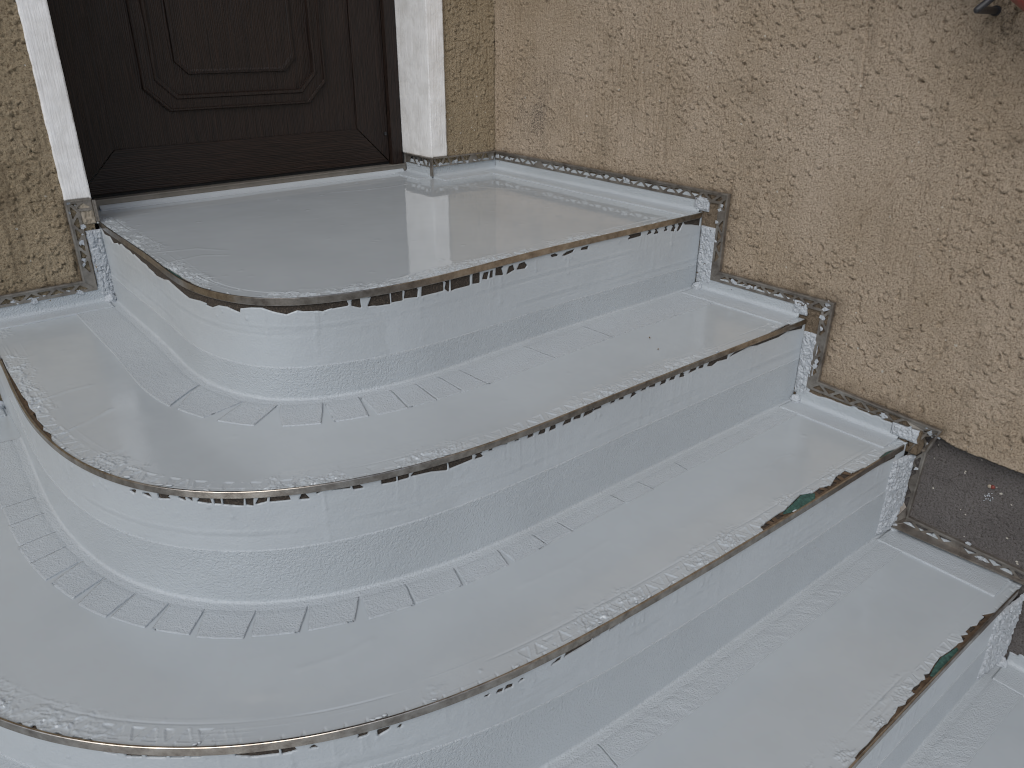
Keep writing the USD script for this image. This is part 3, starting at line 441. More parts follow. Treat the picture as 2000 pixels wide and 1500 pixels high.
# hairline cracks that run down to the stepped edge
for cr in ([(-1.30, 0.13), (-1.268, 0.06), (-1.225, -0.01), (-1.213, -0.03)], [(-1.45, -0.20), (-1.447, -0.245), (-1.425, -0.29), (-1.412, -0.335), (-1.40, -0.355)], [(-1.16, 0.42), (-1.172, 0.36), (-1.18, 0.26), (-1.178, 0.22)]):
    ls = LineString(cr)
    m_ = (P[:, 0] < max(c[0] for c in cr) + .03) & (P[:, 0] > min(c[0] for c in cr) - .03) & (P[:, 1] < max(c[1] for c in cr) + .03) & (P[:, 1] > min(c[1] for c in cr) - .03)
    idx = np.where(m_)[0]
    jit = np.c_[0.006 * (n1(P[idx, 1] * 60, 3) - .5), 0 * idx]
    dd = shapely.distance(shapely.points(P[idx] + jit), ls)
    h[idx] -= 0.0035 * np.exp(-(dd / 0.0022) ** 2)
V = np.c_[-h, P[:, 0], P[:, 1]]
T = orient(V, T, np.array([-1.0, 0, 0]))
V, T = skirt(V, T, np.array([0.05, 0, 0]))
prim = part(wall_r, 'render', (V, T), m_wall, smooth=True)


def primvar(prim, name, val, n):
    a = np.zeros(n, np.float32); a[:len(val)] = val
    UsdGeom.PrimvarsAPI(prim).CreatePrimvar(name, Sdf.ValueTypeNames.FloatArray, UsdGeom.Tokens.vertex).Set(Vt.FloatArray.FromNumpy(a))


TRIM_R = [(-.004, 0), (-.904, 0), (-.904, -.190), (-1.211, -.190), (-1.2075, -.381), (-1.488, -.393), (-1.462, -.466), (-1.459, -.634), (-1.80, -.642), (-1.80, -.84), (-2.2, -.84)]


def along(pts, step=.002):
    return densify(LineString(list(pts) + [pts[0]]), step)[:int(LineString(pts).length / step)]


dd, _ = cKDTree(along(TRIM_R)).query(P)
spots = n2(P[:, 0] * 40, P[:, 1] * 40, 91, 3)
browning = np.clip(np.exp(-np.maximum(dd - .003, 0) / .0065) * (.25 + .7 * spots), 0, .8)  # wall colour turns browner towards the trim line
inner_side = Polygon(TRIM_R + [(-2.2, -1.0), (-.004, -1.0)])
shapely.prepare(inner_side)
browning = np.maximum(browning, (.50 + .3 * spots) * shapely.contains_xy(inner_side, P[:, 0], P[:, 1]))  # brown dirt on the bare wall inside the stepped trim
browning = np.maximum(browning, .34 * sstep(.04, .012, dd) * ((P[:, 1] < -.03) & (P[:, 0] > -1.45)) * sstep(.35, .6, spots))
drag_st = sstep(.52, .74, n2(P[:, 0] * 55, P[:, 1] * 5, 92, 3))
browning = np.maximum(browning, .13 * drag_st * sstep(.45, .65, n2(P[:, 0] * 3, P[:, 1] * 3, 93, 2)))  # faint upright dirt streaks
soot = .95 * np.exp(-((P[:, 0] + .205) / .09) ** 2 - ((P[:, 1] - .135) / .085) ** 2) * sstep(.3, .6, n2(P[:, 0] * 18, P[:, 1] * 18, 94, 3))
soot = np.maximum(soot, .55 * np.exp(-((P[:, 0] + 1.41) / .03) ** 2 - ((P[:, 1] - .355) / .06) ** 2) * sstep(.35, .6, n2(P[:, 0] * 40, P[:, 1] * 25, 95, 3)))
primvar(prim, 'browning', browning, len(V)); primvar(prim, 'soot', soot, len(V))
part(wall_r, 'wall_core', bx(0.052, 0.30, -4.2, 0.30, -1.07, 2.75), m_core)
pl = Polygon([(-4.2, -1.07), (-1.385, -1.07), (-1.385, -0.36), (-4.2, -0.36)])
P, T = sheet(pl, 0.03, [(sbox(-1.80, -0.95, -1.385, -0.38), 0.0028)])
h = 0.5 * render_relief(P[:, 0], P[:, 1], 77, 1.1) + pebbles(P[:, 0], P[:, 1], 0.013, 5, 0.0015, 0.0045, 0.0005, 0.002) * 0.8
V = np.c_[XP - h, P[:, 0], P[:, 1]]
T = orient(V, T, np.array([-1.0, 0, 0]))
plinth = part(wall_r, 'plinth', skirt(V, T, np.array([0.02, 0, 0])), m_plinth, smooth=True)
# a pale stone and a reddish stone set in the plinth, with a white paint splash under them
for (cy, cz, r_, mt_) in ((-1.594, -0.488, 0.0042, m_filler), (-1.5995, -0.487, 0.0044, m_red)):
    s_ = trimesh.creation.icosphere(subdivisions=2, radius=1.0); s_.apply_scale((0.003, r_, r_)); s_.apply_translation((XP - 0.001, cy, cz))
    part(plinth, 'stone', s_, mt_, smooth=True)
sp = []
for i in range(17):
    a = Point(-1.598 + rng.normal(0, .005), -0.509 + rng.normal(0, .006)).buffer(rng.uniform(.0006, .0016), 3)
    sp.append(a)
for q in polys(unary_union(sp)):
    e_ = trimesh.creation.extrude_polygon(q, 0.0012, engine='earcut'); v = e_.vertices
    part(plinth, 'paint_splash', (np.c_[XP - 0.002 - v[:, 2], v[:, 0], v[:, 1]], e_.faces[:, ::-1]), m_rough)

# door wall (y = 0, faces -y); the doorway runs from XJL to XJR
XL, XJL, XJR, XJR2, YD = -1.2475, -1.1914, -0.2466, -0.1896, 0.168
wall_d = thing('rendered_wall', 'coarse yellowish beige render wall with the doorway, behind the top landing', 'wall', (-1.4, 0, -1.07))
lw = Polygon([(-4.6, -1.07), (XJL - .004, -1.07), (XJL - .004, 2.07), (-.2466 + .004, 2.07), (-.2466 + .004, -.30), (0.012, -.30), (0.012, 2.75), (-4.6, 2.75)])
P, T = sheet(lw, 0.04, [(sbox(-1.56, -0.25, -1.19, 0.50), 0.0027), (sbox(-0.2426, -0.05, 0.01, 0.48), 0.0027)])
h = render_relief(P[:, 0], P[:, 1], 51, 1.35)
V = np.c_[P[:, 0], -h, P[:, 1]]
T = orient(V, T, np.array([0, -1.0, 0]))
V, T = skirt(V, T, np.array([0, 0.04, 0]))
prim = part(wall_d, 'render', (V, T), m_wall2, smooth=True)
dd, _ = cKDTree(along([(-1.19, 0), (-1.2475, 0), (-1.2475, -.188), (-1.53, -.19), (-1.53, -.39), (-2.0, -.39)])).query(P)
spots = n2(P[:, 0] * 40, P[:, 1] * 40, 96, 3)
browning = np.clip(np.exp(-np.maximum(dd - .003, 0) / .007) * (.25 + .7 * spots), 0, .8)  # browner close to the left trim line
browning = np.maximum(browning, .30 * sstep(.50, .72, n2(P[:, 0] * 70, P[:, 1] * 6, 97, 3)) * sstep(.35, .6, n2(P[:, 0] * 6, P[:, 1] * 6, 98, 2)))  # upright dirt streaks in patches
primvar(prim, 'browning', browning, len(V))
part(wall_d, 'wall_core', cat(bx(-4.6, XJL - .006, 0.042, 0.30, -1.07, 2.75), bx(XJR + .006, 0.05, 0.042, 0.30, -1.07, 2.75), bx(XJL - .006, XJR + .006, 0.042, 0.30, 2.09, 2.75)), m_core)


def ragged(u0, u1, base, amp, freq, seed, step=0.0035):
    u = np.linspace(u0, u1, max(3, int(abs(u1 - u0) / step)))
    return np.c_[u, base + amp * (n1(u * freq, seed, 4) - 0.5) * 2]


# white painted bands round the doorway
def jamb(name, label, face_poly, reveal):
    t = thing('door_surround', label, 'door surround', (face_poly.centroid.x, 0, 0))
    P, T = sheet(face_poly, 0.03, [(sbox(-2, -0.1, 0, 0.5), 0.004)])
    h = 0.0010 * (n2(P[:, 0] / .012, P[:, 1] / .05, 5, 3) - .5) + 0.0012 * (n2(P[:, 0] / .03, P[:, 1] / .03, 6, 3) - .5)
    V = np.c_[P[:, 0], -0.0052 - h, P[:, 1]]
    T = orient(V, T, np.array([0, -1.0, 0]))
    part(t, 'painted_face', skirt(V, T, np.array([0, 0.009, 0])), m_white, smooth=True)
    if reveal:
        x, sgn = reveal
        P, T = sheet(sbox(-0.0052, 0.0, YD + 0.02, 2.07), 0.03, [(sbox(-0.0052, 0.0, YD + 0.02, 0.5), 0.0045)])
        h = 0.0016 * (n2(P[:, 0] / .02, P[:, 1] / .08, 8, 3) - .5)
        V = np.c_[x + sgn * h, P[:, 0], P[:, 1]]
        T = orient(V, T, np.array([sgn, 0, 0.0]))
        part(t, 'painted_reveal', skirt(V, T, np.array([-sgn * 0.004, 0, 0])), m_white, smooth=True)
    return t


e1 = ragged(0.0, 2.07, 0, 0.0022, 70, 3)
jamb('r', 'white painted door surround with its reveal, right of the brown door', Polygon([(XJR, 0.002)] + [(XJR2 + a[1], a[0] + .002) for a in e1] + [(XJR, 2.07)]), (XJR, -1.0))
e1 = ragged(0.0, 2.07, 0, 0.0026, 60, 4)
jamb('l', 'white painted door surround strip along the left edge of the brown door', Polygon([(XJL, 0.002), (XJL, 2.07)] + [(XL + a[1], a[0] + .002) for a in e1[::-1]]), (XJL, 1.0))
jl = sbox(XL, 2.072, XJR2, 2.13)
jamb('t', 'white painted door surround head across the top of the doorway', jl, None)

# ------------------------------------------------------------------ the front door
door = thing('front_door', 'dark brown wood-grain front door with a bevelled octagonal panel', 'door', (-0.735, YD, -0.03))
XF0, XF1, ZD0, ZD1 = -1.185, -0.289, -0.024, 2.06
part(door, 'frame', bx(XF1 + .003, XJR - .002, YD - 0.012, YD + .06, -.046, 2.065), m_wood_v)
part(door, 'frame', bx(XJL + .002, XF0 - .001, YD - 0.002, YD + .06, -.046, 2.065), m_wood_v)
part(door, 'frame', bx(XF0, XF1, YD - 0.002, YD + .06, ZD1 + .004, 2.065), m_wood_h)
part(door, 'seal', bx(XF0 + .002, XF1 + .002, YD + 0.012, YD + .05, -.034, ZD0 + .002), m_gap)


def yprism(pts, y0, y1, bev=0.0):
    """A flat piece in the door plane: outline in (x, z), front face at y0 with its edges eased by bev."""
    q = Polygon(pts)
    f = q.buffer(-bev, join_style=2) if bev else q
    a = np.array(q.exterior.coords)[:-1]; b = np.array(f.exterior.coords)[:-1]
    if len(a) != len(b):
        b = a
    else:
        k = np.argmin(((b - a[0]) ** 2).sum(1)); b = np.roll(b, -k, axis=0)
        if ((b[1] - a[1]) ** 2).sum() > ((b[-1] - a[1]) ** 2).sum():
            b = np.r_[b[:1], b[1:][::-1]]
    n = len(a)
    V = np.vstack([np.c_[a[:, 0], np.full(n, y1), a[:, 1]], np.c_[a[:, 0], np.full(n, y0 + bev), a[:, 1]], np.c_[b[:, 0], np.full(n, y0), b[:, 1]]])
    F = []
    for lv in (0, 1):
        for i in range(n):
            j = (i + 1) % n
            F += [(lv * n + i, lv * n + j, (lv + 1) * n + j), (lv * n + i, (lv + 1) * n + j, (lv + 1) * n + i)]
    tri = trimesh.creation.triangulate_polygon(Polygon(b), engine='earcut')
    for t_ in tri[1]:
        idx = [int(np.argmin(((b - tri[0][m]) ** 2).sum(1))) for m in t_]
        F.append(tuple(2 * n + i for i in idx))
    m = trimesh.Trimesh(V, np.array(F), process=False)
    trimesh.repair.fix_normals(m)
    return m


SX0, SX1, RZ0, RZ1 = -1.081, -0.392, 0.079, 1.957
YB = YD + 0.010
part(door, 'door_leaf', bx(SX0 - .004, SX1 + .004, YB, YD + .05, RZ0 - .004, RZ1 + .004), m_wood_v)
part(door, 'stile', yprism([(XF0 + .001, ZD0), (SX0, RZ0), (SX0, RZ1), (XF0 + .001, ZD1)], YD + .004, YD + .05, .0009), m_wood_v)
part(door, 'stile', yprism([(XF1, ZD0), (XF1, ZD1), (SX1, RZ1), (SX1, RZ0)], YD + .004, YD + .05, .0009), m_wood_v)
part(door, 'door_rail', yprism([(XF0 + .003, ZD0 - .002), (XF1 - .002, ZD0 - .002), (SX1 - .001, RZ0 - .001), (SX0 + .001, RZ0 - .001)], YD + .0045, YD + .05, .0009), m_wood_h)
part(door, 'door_rail', yprism([(XF0 + .003, ZD1 + .002), (SX0 + .001, RZ1 + .001), (SX1 - .001, RZ1 + .001), (XF1 - .002, ZD1 + .002)], YD + .0045, YD + .05, .0009), m_wood_h)


def octagon(x0, x1, z0, z1, c):
    return np.array([(x0 + c, z0), (x1 - c, z0), (x1, z0 + c), (x1, z1 - c), (x1 - c, z1), (x0 + c, z1), (x0, z1 - c), (x0, z0 + c)])


def ring(loops):
    """A moulding: loops of equal length, each (outline in (x, z), y)."""
    n = len(loops[0][0]); V = np.vstack([np.c_[o[:, 0], np.full(n, y), o[:, 1]] for o, y in loops]); F = []
    for a in range(len(loops) - 1):
        for i in range(n):
            j = (i + 1) % n
            F += [(a * n + i, a * n + j, (a + 1) * n + j), (a * n + i, (a + 1) * n + j, (a + 1) * n + i)]
    T = np.array(F)
    return V, orient(V, T, np.array([0, -1.0, 0]))


for (z0, z1) in ((0.160, 0.905), (1.13, 1.875)):
    x0, x1 = -0.986, -0.482
    def oc(o, c):
        return octagon(x0 + o, x1 - o, z0 + o, z1 - o, c)
    part(door, 'panel_moulding', ring([(oc(0, .056), YB + .002), (oc(.0005, .056), YB - .0065), (oc(.003, .0555), YB - .0095), (oc(.0065, .055), YB - .0095), (oc(.008, .0548), YB - .0055), (oc(.029, .048), YB - .0065), (oc(.032, .047), YB - .0105), (oc(.0385, .045), YB - .0105), (oc(.040, .044), YB - .004), (oc(.043, .04), YB + .004)]), m_wood_v, smooth=18)
    part(door, 'raised_panel', cat(trimesh.Trimesh(*ring([(oc(.044, .04), YB + .003), (oc(.085, .032), YB + .003), (oc(.087, .032), YB + .0006), (oc(.089, .031), YB - .0055), (oc(.095, .03), YB - .0070), (oc(.100, .03), YB - .0055)]), process=False), yprism(oc(.099, .03), YB - .0055, YB + .003)), m_wood_v)
part(door, 'hinge_cap', bx(-0.3035, -0.2965, YD - .003, YD + .003, .055, .064), m_iron)
part(door, 'sill', cat(bx(-1.187, XJR - .002, YD - .030, YD + .05, -.060, -.0345), bx(-1.187, XJR - .002, YD - .0325, YD - .0245, -.0345, -.0315)), m_sill)
hb = [trimesh.creation.cylinder(radius=.011, height=.05, sections=20), trimesh.creation.cylinder(radius=.010, height=.12, sections=20)]
hb[0].apply_transform(trimesh.transformations.rotation_matrix(math.pi / 2, (1, 0, 0))); hb[0].apply_translation((-1.125, YD - .02, 1.02))
hb[1].apply_transform(trimesh.transformations.rotation_matrix(math.pi / 2, (0, 1, 0))); hb[1].apply_translation((-1.075, YD - .045, 1.02))
part(door, 'handle', cat(*hb), m_rail, smooth=40)

stairs = thing('staircase', 'grey coated curved steps leading up to a landing in front of the brown door', 'staircase', (-0.8, -0.9, -1.07))

u_ = np.linspace(-1.150, -.262, 300)
e0 = .012 + .004 * (n1(u_ * 9, 11, 3) - .5)
fq = Polygon(list(zip(u_, YD - .0315 + 0 * u_)) + list(zip(u_[::-1], (YD - .034 - e0)[::-1])))
P, T = sheet(fq, .004)
tt = np.clip((YD - .0315 - P[:, 1]) / .014, 0, 1)
V = np.c_[P, ZT[1] + .0005 + .0105 * (1 - tt) ** 1.6]
part(stairs, 'sill_fillet', skirt(V, orient(V, T, np.array([0, 0, 1.0])), np.array([0, 0, -.003])), m_riser, smooth=True)
# the work area that is modelled finely: what lies in front of the wall and towards the foot of the steps on the right
fine_area = Polygon([(0.05, 0.25), (-1.25, 0.25), (-1.62, 0.05), (-1.62, -0.75), (-1.72, -1.05), (-1.5, -1.5), (-1.2, -1.62), (-0.9, -1.85), (-0.55, -1.95), (0.05, -1.95)])
RAILD = {1: (0.0100, 0.0025), 2: (0.0085, 0.0022), 3: (0.0110, 0.0025), 4: (0.0110, 0.0025)}     # rail face depth below and above the tread
WALLX = {1: 0.0, 2: 0.0, 3: 0.0, 4: XP}


def hole_print(s, d, seed):
    """Depth pattern of the edge profile's punched leg telegraphing through the coating."""
    pitch = 0.0225
    i = np.floor(s / pitch); f = s / pitch - i
    upw = (i.astype(int) % 2) == 0
    v = (d - 0.011) / 0.021
    v = np.where(upw, v, 1 - v)
    half = 0.43 * (1 - np.clip(v, 0, 1)) + 0.05
    inside = np.minimum(np.minimum(v * 0.021, (1 - v) * 0.021), (half - np.abs(f - 0.5)) * pitch)
    inside = inside + 0.0006 * (n2(s * 160, d * 160, seed, 2) - .5) * 2
    return sstep(-0.0004, 0.0012, inside), inside


def tread_relief(k, xy):
    s, d = PA[k].sd(xy)
    x, y = xy[:, 0], xy[:, 1]
    h = 0.0011 * (n2(x * 4.5, y * 4.5, 10 + k, 2) - .5) + 0.00022 * (n2(x * 32, y * 32, 20 + k, 2) - .5)
    near = sstep(0.075, 0.0, d)
    # leg line
    m1 = sstep(0.50, 0.58, n1(s * 4.2, 40 + k, 2))
    h -= 0.0011 * m1 * np.exp(-((d - 0.0395 - 0.0008 * (n1(s * 90, 4) - .5)) / 0.0013) ** 2)
    h += 0.0003 * m1 * sstep(0.040, 0.036, d)
    # punched holes
    m2 = sstep(0.51, 0.60, n1(s * 5.0 + 9, 50 + k, 2)) * sstep(0.36, 0.46, n2(s * 45, d * 45, 55 + k, 2))
    hp, ins = hole_print(s, d, 60 + k)
    h -= m2 * 0.0013 * hp
    h += m2 * 0.0008 * np.exp(-(ins / 0.0011) ** 2)
    # torn lumps
    m3 = sstep(0.44, 0.60, n1(s * 9.0 + 3, 70 + k, 2)) * sstep(0.066, 0.012, d + 0.05 * (n2(x * 40, y * 40, 3, 2) - .5)) * sstep(.38, .52, n2(x * 60, y * 60, 71 + k, 2))
    rid = np.abs(n2(x * 160, y * 160, 80 + k, 3) - 0.5)
    flk = sstep(.50, .56, n2(s * 75 + 9 * n2(x * 30, y * 30, 83, 2), d * 150, 84 + k, 3))
    h += m3 * (0.0016 * sstep(0.10, 0.0, rid) + 0.0020 * flk - 0.0006)
    # notches across the edge where the leg's bars show through
    m4 = sstep(0.46, 0.54, n1(s * 4.0 + 21, 170 + k, 2)) * sstep(.020, .014, d)
    ph = s / 0.0265 + 0.18 * (n1(s * 60, 12, 2) - .5)
    fr = np.abs(ph - np.floor(ph) - .5) * 0.0265
    h -= m4 * 0.0024 * np.exp(-((fr + (d - .008) * .35) / .0014) ** 2)
    # trowel ridges along the length
    rr = n2(s * 6, d * 260, 90 + k, 2)
    h += near * 0.0006 * sstep(0.62, 0.70, rr)
    # grit and specks
    r = np.random.default_rng(100 + k)
    b = (x.min(), y.min(), x.max(), y.max())
    n = int(55 * (b[2] - b[0]) * (b[3] - b[1])) + 60
    c = np.c_[r.uniform(b[0], b[2], n), r.uniform(b[1], b[3], n)]
    sc, dc = PA[k].sd(c)
    keep = r.uniform(0, 1, n) < np.where(dc < 0.10, 1.0, 0.34)
    c = c[keep]; R = r.uniform(.0022, .0052, len(c)); H = r.uniform(.0005, .0017, len(c))
    dd, ii = cKDTree(c).query(xy)
    h += H[ii] * np.exp(-(dd / R[ii] * 1.5) ** 2)
    return h


def line_ridge(xy, pts, amp, w):
    ls = LineString(pts)
    dd = shapely.distance(shapely.points(xy), ls)
    return amp * np.exp(-(dd / w) ** 2)


MARKS = {1: [([(-0.60, -0.02), (-0.50, -0.045), (-0.42, -0.05), (-0.36, -0.045)], .0007, .0022), ([(-0.30, -0.13), (-0.23, -0.20), (-0.18, -0.29), (-0.14, -0.36)], .0007, .002), ([(-1.17, -.36), (-1.09, -.38), (-1.05, -.43)], .0006, .003), ([(-1.17, -.45), (-1.10, -.44), (-1.06, -.47)], .0007, .003)],
         2: [([(-1.47, -.52), (-1.40, -.50), (-1.36, -.50)], .0012, .003), ([(-1.46, -.68), (-1.40, -.655), (-1.36, -.63)], .0012, .003), ([(-1.21, -1.02), (-1.12, -1.055), (-1.0, -1.07)], .0005, .003)],
         3: [([(-.95, -1.26), (-.85, -1.27), (-.75, -1.265)], .0006, .003), ([(-1.30, -1.20), (-1.24, -1.215), (-1.19, -1.213)], .0009, .004), ([(-.33, -1.30), (-.27, -1.29), (-.24, -1.30)], .0008, .003)], 4: []}

ROT = {k: unary_union([Polygon(p).buffer(0) for p in v if len(p) > 2]) for k, v in TREAD_BARE.items()}

walls_box = sbox(-3, -4, 0.0, 0.0)
for k in (1, 2, 3, 4):
    p = PA[k]; z = ZT[k]
    outer = p.off(-0.0035)
    if k == 1:
        inner = np.array([(XJL + .001, 0.0), (XJL + .001, YD - .028), (XJR - .001, YD - .028), (XJR - .001, -0.003), (0.0, -0.003)])
        region = Polygon(np.vstack([outer[outer[:, 1] < 0.0], inner])).buffer(0)
    else:
        inner = PA[k - 1].off(-0.006)[::-1]
        region = Polygon(np.vstack([outer, inner])).buffer(0).intersection(sbox(-3, -4, WALLX[k] + .002, -0.003))
    region = max(polys(region), key=lambda q: q.area)
    # the coating stops raggedly short of the rail where the photograph shows it torn away
    hole = ROT[k].buffer(0.0022 if k == 1 else .0028).difference(LineString(p.D).buffer(0.001))
    body = region.difference(hole.buffer(0.0005))
    body = max(polys(body), key=lambda q: q.area)
    railzone = LineString(p.D).buffer(0.052).intersection(fine_area)
    P, T = sheet(body, 0.03, [(railzone, 0.0016), (fine_area.difference(railzone), 0.0055)])
    h = tread_relief(k, P)
    for pts, a, w in MARKS[k]:
        h += line_ridge(P, pts, a, w)
    V = np.c_[P, z + h]
    T = orient(V, T, np.array([0, 0, 1.0]))
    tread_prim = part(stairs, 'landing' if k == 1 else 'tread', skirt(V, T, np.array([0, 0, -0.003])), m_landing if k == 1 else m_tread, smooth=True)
    # brown punched leg of the edge profile below the torn coating, and green adhesive
    leg = Polygon(np.vstack([p.off(-0.0042), p.off(-0.040)[::-1]])).buffer(0).intersection(ROT[k].buffer(0.012))
    tri = []
    for i in range(int(p.L / 0.0225)):
        q_, t_, n_ = p.at(np.array([(i + .1) * .0225, (i + .9) * .0225, (i + .5) * .0225]))
        tri.append(Polygon([q_[0] - n_[0] * (.012 if i % 2 else .032), q_[1] - n_[1] * (.012 if i % 2 else .032), q_[2] - n_[2] * (.032 if i % 2 else .012)]).buffer(.0012))
    leg = leg.difference(unary_union(tri))
    for q in polys(leg):
        if q.area > 1.5e-5:
            e_ = trimesh.creation.extrude_polygon(q, 0.001, engine='earcut'); e_.apply_translation((0, 0, z - .0032))
            part(tread_prim, 'trim_leg', e_, m_leg)
    for gpoly in GREEN.get(k, []):
        q = Polygon(gpoly).buffer(0).buffer(.0015)
        q = q.difference(LineString(p.D).buffer(0.0038)).intersection(region)
        for q1 in polys(q):
            P, T = sheet(q1, 0.002)
            V = np.c_[P, z - .0012 + 0.0012 * (n2(P[:, 0] * 180, P[:, 1] * 180, 3, 3) - .5)]
            T = orient(V, T, np.array([0, 0, 1.0]))
            part(tread_prim, 'adhesive_patch', skirt(V, T, np.array([0, 0, -.002])), m_green, smooth=True)

# bottom tread
region = Polygon(np.vstack([PA[4].off(-.02), [(-2.6, 0.0), (-2.6, -2.4), (XP, -2.4)]])).buffer(0).intersection(sbox(-2.6, -2.4, XP + .002, -.003))
region = max(polys(region), key=lambda q: q.area)
P, T = sheet(region, 0.04, [(fine_area, 0.007)])
h = 0.001 * (n2(P[:, 0] * 5, P[:, 1] * 5, 33, 2) - .5) + 0.0005 * (n2(P[:, 0] * 40, P[:, 1] * 40, 34, 2) - .5)
V = np.c_[P, ZT[5] + h]
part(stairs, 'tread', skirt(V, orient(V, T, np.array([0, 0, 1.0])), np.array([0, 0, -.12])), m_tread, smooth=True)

# core slabs behind everything (set back from the coats)
for k in (1, 2, 3, 4):
    o = PA[k].off(-0.0085)
    q = Polygon(np.vstack([o, [(o[-1][0], YD - .035 if k == 1 else 0.03), (WALLX[k] + .02, YD - .035 if k == 1 else 0.03), (WALLX[k] + .02, o[0][1])]])).buffer(0)
    if k == 1:
        q = q.intersection(unary_union([sbox(XJL + .004, -2, XJR - .004, YD - .036), sbox(-2, -2, .02, 0.03)]))
    zb = ZT[k + 1] - .012
    for q1 in polys(q):
        e_ = trimesh.creation.extrude_polygon(q1, ZT[k] - .0045 - zb, engine='earcut'); e_.apply_translation((0, 0, zb))
        part(stairs, 'step_core', e_, m_mortar)


# risers: a coat in (s, z) with the bare spots cut out, over the brown mortar face
def riser_map(k, P, h, base=0.0028):
    q, t, n = PA[k].at(np.clip(P[:, 0], 0, PA[k].L))
    return np.c_[q + n * (h - base)[:, None], ZT[k] + P[:, 1]], np.c_[n, np.zeros(len(n))]


S0 = {1: 0.0, 2: 0.0, 3: 0.035, 4: 0.06}      # the coat starts this far from the wall
SV = {1: 1.95, 2: 2.05, 3: 1.75, 4: 1.05}      # length of each riser that is worth fine relief
for k in (1, 2, 3, 4):
    H = ZT[k] - ZT[k + 1]
    L = PA[k].L
    full = sbox(S0[k], -H - .002, L, -0.0035)
    holes = []
    if k in RISER_BARE:
        for poly in RISER_BARE[k]:
            if len(poly) < 3:
                continue
            q = Polygon(poly).buffer(0)
            # stretch every bare spot up to the underside of the rail
            c = np.array([(s_, z_) for s_, z_ in poly])
            topz = -RAILD[k][0] + .002
            tops = [(c[:, 0].min() + .001, c[:, 1].max()), (c[:, 0].max() - .001, c[:, 1].max()), (c[:, 0].max() - .0015, topz), (c[:, 0].min() + .0015, topz)]
            if c[:, 1].max() > topz - .006:
                q = q.union(Polygon(tops).buffer(0))
            holes.append(q.buffer(.0021).buffer(-.0005))
    else:
        for s0 in np.arange(0.05, 1.0, .035):
            if rng.uniform() < .35:
                holes.append(sbox(s0, -.02, s0 + rng.uniform(.006, .02), -.009))
    hp = unary_union(holes)
    edge_noise = []
    coat = full.difference(hp)
    coat = max(polys(coat), key=lambda q: q.area)
    vis = sbox(0, -H - .01, SV[k], 0.01)
    top = sbox(0, -.045, SV[k], 0.01)
    P, T = sheet(coat, 0.03, [(top, 0.0026), (vis.difference(top), 0.0048)])
    s, zz = P[:, 0], P[:, 1]
    h = 0.0012 * (n2(s * 7, zz * 16, 200 + k, 3) - .5) + 0.0006 * (n2(s * 45, zz * 45, 210 + k, 3) - .5)
    # trowel lines, nearly level
    for j in range(5):
        z0 = -H * r0 if (r0 := float(np.random.default_rng(k * 10 + j).uniform(.22, .6))) else 0
        wob = z0 + .010 * (n1(s * 2.2, 220 + 7 * k + j, 2) - .5) * 2
        msk = sstep(.48, .58, n1(s * 2.6, 230 + 11 * k + j, 2))
        e = zz - wob
        h += msk * (0.0009 * np.exp(-(e / .0016) ** 2) - 0.0009 * np.exp(-((e + .003) / .0016) ** 2))
    # runs and drips of coating from the rail
    r = np.random.default_rng(300 + k)
    for j in range(46):
        s0 = r.uniform(0.02, SV[k]); ln = r.choice([r.uniform(.015, .04), r.uniform(.05, .11)]); w = r.uniform(.0011, .0024)
        m = np.abs(s - s0) < .012
        ss = s[m]; z_ = zz[m]
        end = -.006 - ln
        a = np.exp(-((ss - s0 - .0006 * np.sin(z_ * 150 + j)) / w) ** 2)
        h[m] += r.uniform(.0003, .0010) * a * sstep(end - .001, end + .003, z_) + .0012 * np.exp(-((ss - s0) / (w * 1.3)) ** 2 - ((z_ - end - .002) / .003) ** 2)
    # pinholes and torn pits in patches
    pm = sstep(.60, .70, n2(s * 9, zz * 20, 240 + k, 2))
    pit = n2(s * 190, zz * 190, 250 + k, 2)
    h -= 0.0016 * pm * sstep(.66, .78, pit)
    V, N = riser_map(k, P, h)
    T = orient(V, T, N)
    V2, T2 = skirt(V, T, -N * .0028)
    rz = part(stairs, 'riser', (V2, T2), m_riser, smooth=True)
    # the brown face behind
    P, T = sheet(sbox(0, -.055, L, -.0042), 0.03, [(sbox(0, -.055, SV[k], 0), 0.004)])
    h = 0.0010 * (n2(P[:, 0] * 220, P[:, 1] * 220, 260 + k, 3) - .5)
    V, N = riser_map(k, P, h, .0052)
    part(stairs, 'mortar_face', (V, orient(V, T, N)), m_mortar, smooth=True)


# the metal edge rails: a swept, slightly rounded strip
def sweep(pth, prof, s0, s1, step, zoff):
    s = np.linspace(s0, s1, int((s1 - s0) / step) + 2)
    q, t, n = pth.at(s)
    m = len(prof); V = []
    wob = 0.0004 * (n1(s * 8, 5, 2) - .5)
    for d, zz in prof:
        V.append(np.c_[q + n * (d + wob)[:, None], np.full(len(s), zoff + zz)])
    V = np.stack(V, 1).reshape(-1, 3)
    F = []
    i = np.arange(len(s) - 1)
    for j in range(m):
        j2 = (j + 1) % m
        a, b, c, d = i * m + j, i * m + j2, (i + 1) * m + j2, (i + 1) * m + j
        F += [np.c_[a, b, c], np.c_[a, c, d]]
    F = np.vstack(F)
    caps = []
    for base in (0, (len(s) - 1) * m):
        caps += [(base, base + j, base + j + 1) for j in range(1, m - 1)]
    mesh_ = trimesh.Trimesh(V, np.vstack([F, caps]), process=False)
    trimesh.repair.fix_normals(mesh_)
    return mesh_


